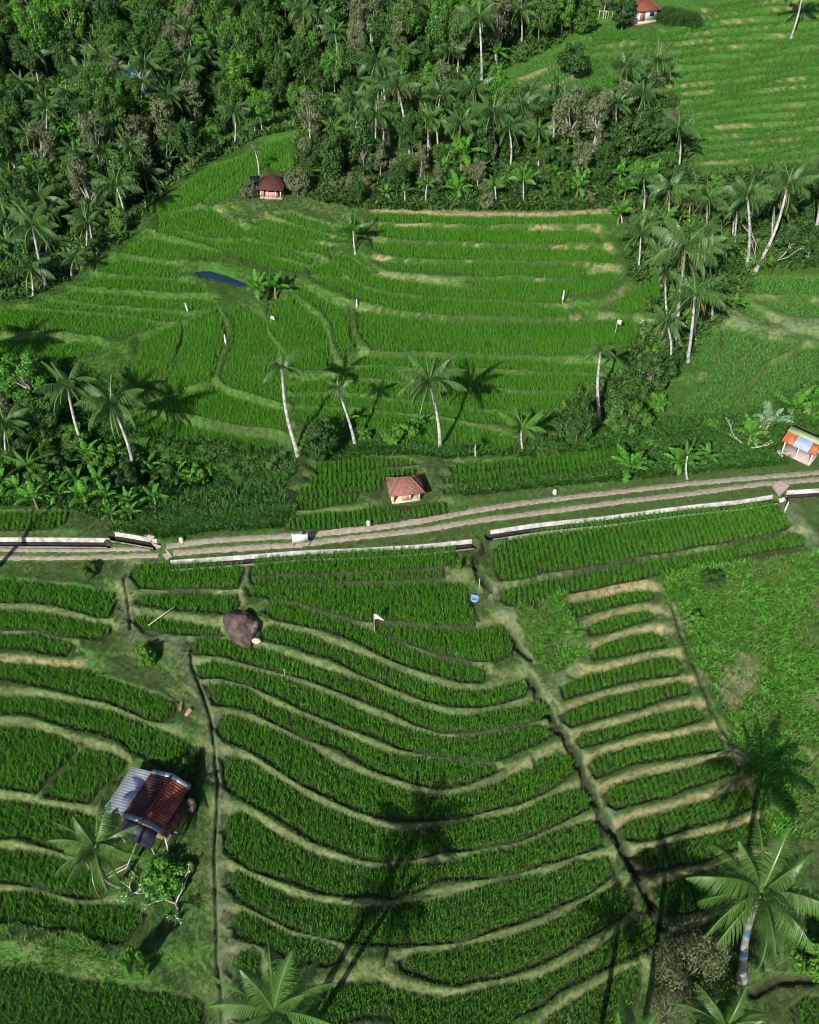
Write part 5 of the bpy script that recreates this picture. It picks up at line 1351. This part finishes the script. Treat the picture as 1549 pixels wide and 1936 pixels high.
q = MB(); aw = [(-.95, -1.7, 2.0), (-1.05, -2.5, 1.35), (1.55, -2.75, 1.2), (1.6, -1.7, 1.9)]; q.plate([aw[1], aw[2], aw[3], aw[0]], .02); q.build('awning', M['tarp'], h)
for x in (-.9, 1.4): part_tube(h, 'awning_pole', [(x, -2.5, 0), (x, -2.5, .7), (x, -2.5, 1.33)], .04, M['bamboo'])
part_box(h, 'hatch', (2.15, 1.15, .8), (.42, .5, 1.1), M['brick'])
part_tube(h, 'brace', [(2.0, -1.7, 1.45), (2.15, -1.9, .7), (2.25, -2.1, .05)], .045, M['white'])
# laundry beside it
def cloth(px, py, wx, hz, m, label, rz=0.0, z0=.9):
    b = gpt(px, py); n = 8; u = np.linspace(-.5, .5, n); V = []
    for k, zz in enumerate(np.linspace(0, -hz, 5)): V.append(np.column_stack([u * wx, .07 * np.sin(u * 11 + k * .6), np.full(n, z0 + zz) + .03 * np.cos(u * 9)]))
    V = np.vstack(V); f = [[r * n + c, r * n + c + 1, (r + 1) * n + c + 1, (r + 1) * n + c] for r in range(4) for c in range(n - 1)]
    V2 = np.vstack([V, V + [0, .015, 0]]); f2 = f + [[i + len(V) for i in q_[::-1]] for q_ in f]
    q = MB(); q.add(V2, f2); o = q.build('laundry_cloth', m); o.location = b; o.rotation_euler = (R(-28), 0, rz); tag(o, label, 'cloth'); return o
cloth(215, 1541, .95, .75, M['bluecloth'], 'pale blue cloth hanging beside the tin-roofed hut', .1)
cloth(238, 1543, .6, .75, M['cloth'], 'white rag hanging at the corner of the tin-roofed hut', -.15)
cloth(248, 1545, .4, .7, M['plaster'], 'tan rag hanging next to the white rag by the tin-roofed hut', -.3)
# open tiled hut by the track
h = empty('tiled_hut', HUTW['tile'], 'small open hut with a clay-tiled hip roof on pale posts beside the track', 'hut', None, R(9), (.92, .92, .92))
part_box(h, 'floor', (0, 0, .07), (2.7, 1.9, .22), M['plaster']); hip(h, 3.25, 2.5, 1.05, 1.32, 2.3, M['tile'])
for x in (-1.2, 1.2):
    for y_ in (-.85, .85): part_box(h, 'post', (x, y_, .68), (.13, .13, 1.3), M['post'])
part_box(h, 'post', (.35, -.85, .68), (.13, .13, 1.3), M['post'])
part_box(h, 'low_wall', (-.46, .80, .62), (1.4, .10, 1.1), M['plaster']); part_box(h, 'low_wall', (-1.22, 0, .5), (.1, 1.6, .85), M['plaster']); part_box(h, 'low_wall', (-.05, -.82, .55), (.72, .1, .95), M['brick'])
# shelter with patched coloured sheets
h = empty('open_shelter', HUTW['rust'], 'open shelter on white posts with orange, blue and green roof sheets', 'shelter', None, R(-41))
part_box(h, 'floor', (0, .1, .08), (2.7, 2.3, .2), M['slab'])
for x in (-1.25, 0.0, 1.25):
    for y_ in (-1.0, 1.1): part_tube(h, 'post', [(x, y_, .1), (x, y_, .9), (x, y_, 1.62)], .065, M['white'])
L_, hw_, ze, zr = 3.1, 1.35, 1.55, 2.25
def fs(x0, x1): return [(x0, -hw_, ze), (x1, -hw_, ze), (x1, .05, zr), (x0, .05, zr)]
def roofsheet(x0, x1, m, lab, s=-1):
    nw = max(2, int((x1 - x0) * 5))
    o = corr(h, 'roof_sheet', (x0, .05, zr), (x1, .05, zr), (x1, s * hw_ + .05 * (s > 0), ze), (x0, s * hw_ + .05 * (s > 0), ze), nw, .018, .025, m); o['label'] = lab
roofsheet(-1.55, -.52, M['orange'], 'rusty orange roof sheet'); roofsheet(-.51, .86, M['blue_sheet'], 'pale blue roof sheet'); roofsheet(.87, 1.55, M['orange'], 'orange brown roof sheet at the open end')
roofsheet(-1.55, 1.55, M['red_sheet'], 'dark red roof slope facing away', 1)
q = MB(); q.plate([(-1.58, -.42, 2.07), (1.58, -.42, 2.07), (1.58, .06, 2.30), (-1.58, .06, 2.30)], .025); q.plate([(-1.58, .06, 2.30), (1.58, .06, 2.30), (1.58, .38, 2.13), (-1.58, .38, 2.13)], .025); q.build('ridge_cap', M['green_sheet'], h)
for k, (x, y_) in enumerate(((-1.5, -1.35), (-1.15, -1.55), (-1.3, -1.15))):
    q = MB(); q.tube([(0, 0, 0), (0, 0, .12), (.02, 0, .28), (0, .02, .36)], [.2, .27, .22, .08], 8)
    o = q.build('sack', M['cloth'], None, True); v = Matrix.Rotation(R(-41), 3, 'Z') @ Vector((x, y_, 0)); o.location = (h.location.x + v.x, h.location.y + v.y, ground_at(h.location.x + v.x, h.location.y + v.y) + .02); tag(o, 'white sack heaped at the corner of the open shelter', 'sack', 'sacks beside the open shelter')
# maroon-roofed hut
h = empty('brick_hut', HUTW['maroon'], 'hut with a maroon hip roof and pinkish brick walls below the ravine slope', 'hut', None, R(-6), (.88, .88, .92))
hip(h, 3.4, 3.3, .25, 1.38, 2.6, M['tile_maroon']); part_box(h, 'floor', (0, 0, .1), (2.9, 2.8, .25), M['brick'])
part_box(h, 'wall', (-1.1, -1.2, .75), (.5, .1, 1.3), M['brick']); part_box(h, 'wall', (.1, -1.2, .5), (1.6, .1, .8), M['brick']); part_box(h, 'wall', (1.2, .1, .65), (.1, 2.4, 1.1), M['brick']); part_box(h, 'wall', (-1.25, .2, .75), (.1, 2.4, 1.3), M['brick']); part_box(h, 'wall', (0, 1.2, .75), (2.4, .1, 1.3), M['brick'])
for x in (-1.3, -.35, .65, 1.3): part_box(h, 'post', (x, -1.27, .75), (.1, .1, 1.25), M['post'])
o = sheet(h, 'lean_to_roof', [(-3.0, -.9, 1.45), (-1.66, -.9, 1.5), (-1.66, .8, 1.95), (-3.0, .8, 1.9)], .05, M['tarp'])
for x, y_ in ((-2.9, -.8), (-2.9, .7), (-1.85, -.85)): part_tube(h, 'lean_to_post', [(x, y_, 0), (x, y_, .8), (x, y_, 1.45)], .06, M['bamboo'])
q = MB(); rgx = np.random.default_rng(8)
for k in range(16): q.box((-2.2 + rgx.uniform(-.6, .6), -.5 + rgx.uniform(-.3, .4), .12 + .07 * (k // 4)), (.7, .07, .07), rgx.uniform(-.5, .5))
o = q.build('firewood_pile', M['bamboo']); o.location = HUTW['maroon']; o.location.z += .1; tag(o, 'pile of dry sticks under the lean-to of the maroon-roofed hut', 'firewood')
# white-walled hut
h = empty('white_hut', HUTW['white'], 'white-walled hut with a red hip roof at the top of the terraces', 'hut', None, R(14))
hip(h, 3.7, 3.2, .9, 1.85, 2.85, M['tile_red']); part_box(h, 'wall', (0, 0, 1.15), (3.0, 2.5, 1.55), M['white']); part_box(h, 'plinth', (0, 0, .2), (3.2, 2.7, .4), M['plaster'])
part_box(h, 'door', (-.5, -1.27, .95), (.7, .06, 1.2), M['wood']); part_box(h, 'window', (.8, -1.27, 1.25), (.6, .06, .5), M['tarp'])
# two roofs in the forest
h = empty('forest_hut', HUTW['forest'], 'hut with a pale blue tin roof half hidden in the ravine forest', 'hut', None, R(12))
part_box(h, 'wall', (0, 0, .9), (2.9, 2.2, 1.8), M['wood']); corr(h, 'roof_slope', (-1.9, .2, 2.7), (1.9, .2, 2.7), (1.9, -1.9, 1.95), (-1.9, -1.9, 1.95), 14, .02, .03, M['blue_sheet']); corr(h, 'roof_slope', (-1.9, .22, 2.7), (1.9, .22, 2.7), (1.9, 1.5, 2.1), (-1.9, 1.5, 2.1), 14, .02, .03, M['sheet_grey'])
for x in (-1.6, 1.6): part_tube(h, 'post', [(x, -1.6, 0), (x, -1.6, 1), (x, -1.6, 1.98)], .07, M['wood'])
h = empty('forest_hut', HUTW['forest2'], 'hut with a brown tiled roof almost swallowed by the ravine forest', 'hut', None, R(-8))
part_box(h, 'wall', (0, 0, .9), (2.4, 2.0, 1.8), M['wood']); hip(h, 3.2, 2.8, .9, 1.8, 2.7, M['tile'])

# ------------------------------------------------------------------ boulder, board, flags, stakes and small things
def blob(name, loc, dims, m, seed, sub=4, amp=.22, rz=0.0, skew=0.0, cuts=0):
    import bmesh
    from mathutils import noise as mn
    bm = bmesh.new(); bmesh.ops.create_icosphere(bm, subdivisions=sub, radius=1)
    off = Vector((seed * 3.1, seed * 1.7, seed))
    for v in bm.verts:
        n_ = v.co.normalized(); d = 1 + amp * mn.noise(n_ * 1.1 + off) * 1.6 + amp * .35 * mn.noise(n_ * 3.2 + off) + amp * .10 * mn.noise(n_ * 9 + off)
        v.co = Vector((n_.x * d * dims[0] / 2, n_.y * d * dims[1] / 2, max(-.25, n_.z) * d * dims[2]))
        v.co.x += skew * v.co.z; v.co.y += skew * .7 * v.co.z
    r_ = random.Random(seed)
    for _ in range(cuts):
        nn = Vector((r_.uniform(-1, 1), r_.uniform(-1, 1), r_.uniform(-.1, .9))).normalized(); lim = max(v.co.dot(nn) for v in bm.verts) * r_.uniform(.72, .88)
        for v in bm.verts:
            e = v.co.dot(nn) - lim
            if e > 0: v.co -= nn * e * .85
    me = bpy.data.meshes.new(name); bm.to_mesh(me); bm.free()
    me.polygons.foreach_set('use_smooth', np.ones(len(me.polygons), bool))
    return link(name, me, m, loc=loc, rot=(0, 0, rz))
def mat_rock():
    t = NT('boulder_stone'); f = t.noise(.95, 4); g = t.noise(1.5, 5, rough=.6); s = t.noise(.7, 2)
    c = t.ramp(g, [(.3, (.030, .019, .019)), (.5, (.085, .052, .046)), (.7, (.15, .10, .088))])
    c = t.mix(t.ramp(f, [(.58, (0, 0, 0)), (.68, (1, 1, 1))]), c, (.30, .28, .25))
    c = t.mix(t.ramp(s, [(.6, (0, 0, 0)), (.75, (1, 1, 1))]), c, (.06, .05, .07))
    return t.surf(c, .7, t.noise(3, 5), .5, .10, .35)
M['rock'] = mat_rock()
b = gpt(459, 1192); o = blob('boulder', Vector(b) + Vector((0, .1, .15)), (2.9, 2.5, 1.35), M['rock'], 11.7, 5, .34, .5, .30, 5); tag(o, 'large dark brown boulder with a pale streak between the rice strips', 'boulder')
b = gpt(485, 1211); o = blob('rock', b, (.8, .5, .3), M['plaster'], 7, 3, .3); tag(o, 'small pale rock at the foot of the boulder', 'rock')
for (px, py, lab) in ((697, 992, 'squat pale marker stone beside the track before the tiled hut'), (344, 1024, 'white marker stone beside the track near the slab crossing'), (1049, 933, 'white marker stone beside the track below the shaded rice')):
    b = gpt(px, py); q = MB(); q.tube([(0, 0, -.05), (0, 0, .25), (0, 0, .42), (0, 0, .46)], [.22, .2, .18, .05], 4); o = q.build('marker_stone', M['post'], loc=b); tag(o, lab, 'marker stone')
a = gpt(557, 1048); c = gpt(585, 1047); zb = max(a[2], c[2])
ctr = (a + c) / 2; rz = math.atan2(c[1] - a[1], c[0] - a[0]); wd = np.linalg.norm((c - a)[:2])
h = empty('signboard', (ctr[0], ctr[1], zb), 'blank white signboard on two posts beside the track', 'signboard', None, rz)
for s_ in (-1, 1): part_box(h, 'post', (s_ * wd / 2, 0, .78), (.06, .06, 1.72), M['post'])
part_box(h, 'board', (0, -.045, 1.02), (wd - .03, .03, .92), M['white'])
def flag(px, py, hgt, label, fw=.55, fh=.5, tri=True, m='cloth'):
    b = gpt(px, py); h = empty('flag', b, label, 'flag'); part_tube(h, 'pole', [(0, 0, -.1), (0, 0, hgt / 2), (.02, 0, hgt)], .028, M['bamboo'], 5)
    q = MB(); n = 6
    for s_ in (0, 1):
        V = []
        for k in range(n + 1):
            u = k / n; yy = .08 * math.sin(u * 5) + s_ * .012; V += [[u * fw, yy, hgt - .04 - (fh * .85 * u if tri else 0)], [u * fw, yy + .02, hgt - fh - (0 if tri else .1 * u)]]
        f = [[2 * k, 2 * k + 1, 2 * k + 3, 2 * k + 2] for k in range(n)]
        q.add(V, f if s_ else [x[::-1] for x in f])
    q.build('pennant', M[m], h); return h
flag(708, 1188, 2.5, 'white pennant on a thin pole between the wedge-shaped and leaf-shaped rice plots', .75, .75)
flag(513, 612, .9, 'white rags on a stick at the path corner below the pond', .38, .35, False)
flag(1163, 632, 1.7, 'white and blue rag flag beside the tall bare-trunked palm', .4, .45, False)
flag(1212, 608, .9, 'tiny white flag at the grove edge of the biggest rice plot', .28, .25, False)
flag(1149, 38, 5.0, 'tall pole with white rags beside the white-walled hut', .8, .6, False)
def stake(px, py, hgt, label, wrap=True, r=.05, m='cloth', lean=0.0):
    b = gpt(px, py); h = empty('stake', b, label, 'stake'); part_tube(h, 'pole', [(0, 0, -.1), (lean / 2, 0, hgt / 2), (lean, 0, hgt)], r * .6, M['bamboo'], 5)
    if wrap: q = MB(); q.tube([(lean * .25, 0, hgt * .3), (lean * .5, .02, hgt * .55), (lean * .8, -.02, hgt * .85), (lean, 0, hgt * 1.02)], [r * 1.5, r * 1.9, r * 1.4, r * .6], 7); q.build('cloth_wrap', M[m], h, True)
stake(358, 600, 1.3, 'white cloth-wrapped stake at the junction of the ravine-edge terraces', lean=-.15)
stake(428, 655, 1.4, 'white cloth-wrapped stake in the bend of the curving ditch below the pond')
stake(675, 577, 1.3, 'white cloth-wrapped stake at the corner of the biggest rice plot')
stake(1063, 578, 1.5, 'white forked stake in the rice below the level terraces', r=.045)
stake(1482, 972, 1.5, 'pale green post beside the path below the concrete slab', r=.04, m='white')
stake(906, 1112, 1.2, 'thin orange-brown stick beside the ditch above the wedge-shaped plot', False, .05)
stake(540, 1283, .8, 'small pale stick on the bank of the second curved strip', False, .05)
def log(name, p0, p1, r, label, cat, z0=.1, z1=.1, m='bamboo', group=None):
    a = Vector(gpt(*p0)) + Vector((0, 0, z0)); c = Vector(gpt(*p1)) + Vector((0, 0, z1)); mid = (a + c) / 2
    q = MB(); q.tube([a - mid, (0, 0, .02), c - mid], [r, r * .9, r * .75], 7); o = q.build(name, M[m], loc=mid); tag(o, label, cat, group); return o
log('bamboo_pole', (282, 1188), (331, 1157), .045, 'fallen bamboo pole lying across the thin rice strip by the boulder', 'pole', .35, .45)
log('log', (345, 1330), (341, 1345), .16, 'dark cut log lying by the footpath', 'log', .12, .12, 'wood')
log('log', (362, 1343), (352, 1356), .2, 'pale cut log lying by the footpath', 'log', .15, .15, 'stick')
log('bamboo_pole', (196, 1669), (256, 1638), .055, 'longest pale pole of the crossed stack under the leaning palm', 'pole', .25, .5)
log('bamboo_pole', (197, 1658), (247, 1636), .045, 'second pale pole of the crossed stack under the leaning palm', 'pole', .15, .35)
log('bamboo_pole', (231, 1668), (262, 1602), .045, 'steep pale pole of the crossed stack under the leaning palm', 'pole', .2, .6)
log('bamboo_pole', (241, 1642), (262, 1660), .035, 'short pole of the crossed stack under the leaning palm', 'pole', .3, .1)
log('bamboo_pole', (176, 1532), (233, 1469), .04, 'long dark pole leaning along the lawn beside the tin-roofed hut', 'pole', .1, .25, 'wood')
log('bamboo_pole', (316, 1573), (336, 1575), .05, 'short white pole on the ground in front of the tin-roofed hut', 'pole', .1, .1, 'white')
b = gpt(1478, 947); q = MB(); q.box((0, 0, .1), (.5, .35, .25), .3); q.box((.1, .05, .27), (.25, .2, .12), .7); o = q.build('stone_block', M['post'], loc=b); tag(o, 'pale stone blocks below the concrete slab', 'stone block')
b = gpt(898, 1133); q = MB(); q.plate([(-.35, -.2, .12), (.3, -.3, .2), (.38, .25, .16), (-.28, .3, .3)], .02); q.plate([(-.2, -.35, .1), (.1, -.4, .12), (.3, -.3, .21), (-.35, -.2, .13)], .02); o = q.build('plastic_sheet', M['bluecloth'], loc=b); tag(o, 'crumpled blue plastic sheet beside the ditch', 'plastic sheet')
# power pole leaving the frame
b = gpt(-3, 1074); h = empty('utility_pole', b, 'concrete utility pole at the verge of the track, cut by the frame', 'utility pole'); part_tube(h, 'pole', [(0, 0, -.2), (0, 0, 4), (0, 0, 8.5)], [.2, .16, .12], M['white'], 10); part_box(h, 'crossarm', (0, 0, 8.1), (1.6, .1, .1), M['wood'], .6)
# frangipani: bare pale branching shrubs
def bare(px, py, hpx, label, seed, spread=.7):
    b = gpt(px, py); r_ = random.Random(seed); dist = np.linalg.norm(b - [0, 0, CAM_H]); H_ = hpx * dist / F; h = empty('frangipani', b, label, 'bare tree')
    q = MB(); tips = []
    def grow(p, d, l, r, n):
        e = p + d * l; q.tube([p, (p + e) / 2 + Vector((r_.uniform(-.05, .05), r_.uniform(-.05, .05), .02)) * l, e], [r, r * .85, r * .7], 5)
        if n == 0: tips.append(e); return
        for k in range(r_.choice((2, 2, 3))):
            dd = (d + Vector((r_.uniform(-1, 1), r_.uniform(-1, 1), r_.uniform(-.1, .5))) * spread).normalized(); grow(e, dd, l * r_.uniform(.65, .9), r * .68, n - 1)
    for k in range(3): grow(Vector((0, 0, 0)), Vector((math.cos(k * 2.1 + seed) * .9, math.sin(k * 2.1 + seed) * .9, .7)).normalized(), H_ * .4, .07, 3)
    q.build('branches', M['bark_pale'], h, True)
    q = MB()
    for e in tips:
        for k in range(5):
            a = k * 1.26 + r_.random(); q.add([e, e + Vector((math.cos(a) * .16 - .05 * math.sin(a), math.sin(a) * .16, .05)), e + Vector((math.cos(a) * .24, math.sin(a) * .24, .06)), e + Vector((math.cos(a) * .16 + .05 * math.sin(a), math.sin(a) * .16, .03))], [[0, 1, 2, 3]], a=r_.random())
    q.build('leaves', M['leaf_bright'], h)
    q = MB()
    for e in tips[::3]: q.tube([e, e + Vector((0, 0, .05)), e + Vector((0, 0, .07))], [.015, .05, .04], 5)
    q.build('blossoms', M['cloth'], h)
bare(333, 1708, 58, 'bare white-branched frangipani tree in the garden by the footpath', 1); bare(249, 1690, 26, 'small bare white-stemmed frangipani near the crossed poles', 2)
bare(1412, 846, 56, 'leafless pale tree beside the half-dead banana clump', 5, .5)
bare(1440, 505, 70, 'pale dead-branched tree beside the slanted palm trunk', 8, .4)
# dry leaf litter heaps
for k, (px, py, lab) in enumerate(((515, 908, 'heap of reddish dry fronds on the gully rim'), (645, 860, 'heap of reddish dry fronds beneath the slender palms'), (1050, 852, 'heap of dry fronds below the tall dark bush'), (607, 866, 'dry fronds at the foot of the round dark tree'), (1210, 842, 'dry fronds at the edge of the shaded rice rows'))):
    b = gpt(px, py); me = DRY.copy(); o = link('frond_heap', me, None, loc=(b[0], b[1], b[2] + .35), rot=(0, 0, k * 1.3)); o.scale = (1.3, 1.3, .45); tag(o, lab, 'dry fronds')
# maize patch and bamboo rail beside the white-walled hut
p = sample_px([(1222, 44), (1240, 30), (1300, 36), (1322, 50), (1318, 56), (1270, 50)], 420, np.random.default_rng(4)); z = grid_lookup(p[:, 0], p[:, 1])[0]
V, f4, f3, vv = clump_mesh(np.column_stack([p, z]), 8, 1.5, .13, .2, .5, True, np.random.default_rng(4)); o = link('maize', mesh_np('maize', V, [f4, f3], {'v': vv}), M['leaf_dark']); o['kind'] = 'stuff'; o['label'] = 'dense dark maize crop beside the white-walled hut'
a = Vector(gpt(1132, 37)); c = Vector(gpt(1182, 37)); h = empty('bamboo_rail', a, 'low bamboo rail fence beside the white-walled hut', 'fence')
for k in range(5):
    q_ = (c - a) * (k / 4); q_.z = ground_at(a.x + q_.x, a.y + q_.y) - a.z; part_tube(h, 'post', [q_, q_ + Vector((0, 0, .5)), q_ + Vector((0, 0, 1.1))], .05, M['bamboo'], 5)
part_tube(h, 'rail', [Vector((0, 0, 1)), (c - a) / 2 + Vector((0, 0, 1)), c - a + Vector((0, 0, 1))], .05, M['bamboo'], 5)
# ------------------------------------------------------------------ light and view
EL, AZ = R(36), R(205)      # sun elevation, azimuth clockwise from +Y
sun_d = bpy.data.lights.new('sun', 'SUN'); sun_d.energy = 4.6; sun_d.angle = R(.5); sun_d.color = (1, .96, .885)
sun = bpy.data.objects.new('sun', sun_d); COL.objects.link(sun)
sd = Vector((math.sin(AZ) * math.cos(EL), math.cos(AZ) * math.cos(EL), math.sin(EL)))
sun.rotation_euler = sd.to_track_quat('Z', 'Y').to_euler(); sun.location = sd * 300
w = bpy.data.worlds.new('World'); scn.world = w; w.use_nodes = True
nt = w.node_tree; bg = nt.nodes['Background']
sky = nt.nodes.new('ShaderNodeTexSky'); sky.sky_type = 'NISHITA'; sky.sun_disc = False; sky.sun_elevation = EL; sky.sun_rotation = AZ; sky.ozone_density = 3.0
nt.links.new(sky.outputs[0], bg.inputs[0]); bg.inputs[1].default_value = .08
scn.view_settings.view_transform = 'Standard'; scn.view_settings.look = 'None'; scn.view_settings.exposure = 0.42; scn.view_settings.gamma = 1
scn.cycles.max_bounces = 5; scn.cycles.diffuse_bounces = 2; scn.cycles.glossy_bounces = 2; scn.cycles.transmission_bounces = 3; scn.cycles.transparent_max_bounces = 4
scn.cycles.filter_width = 1.0
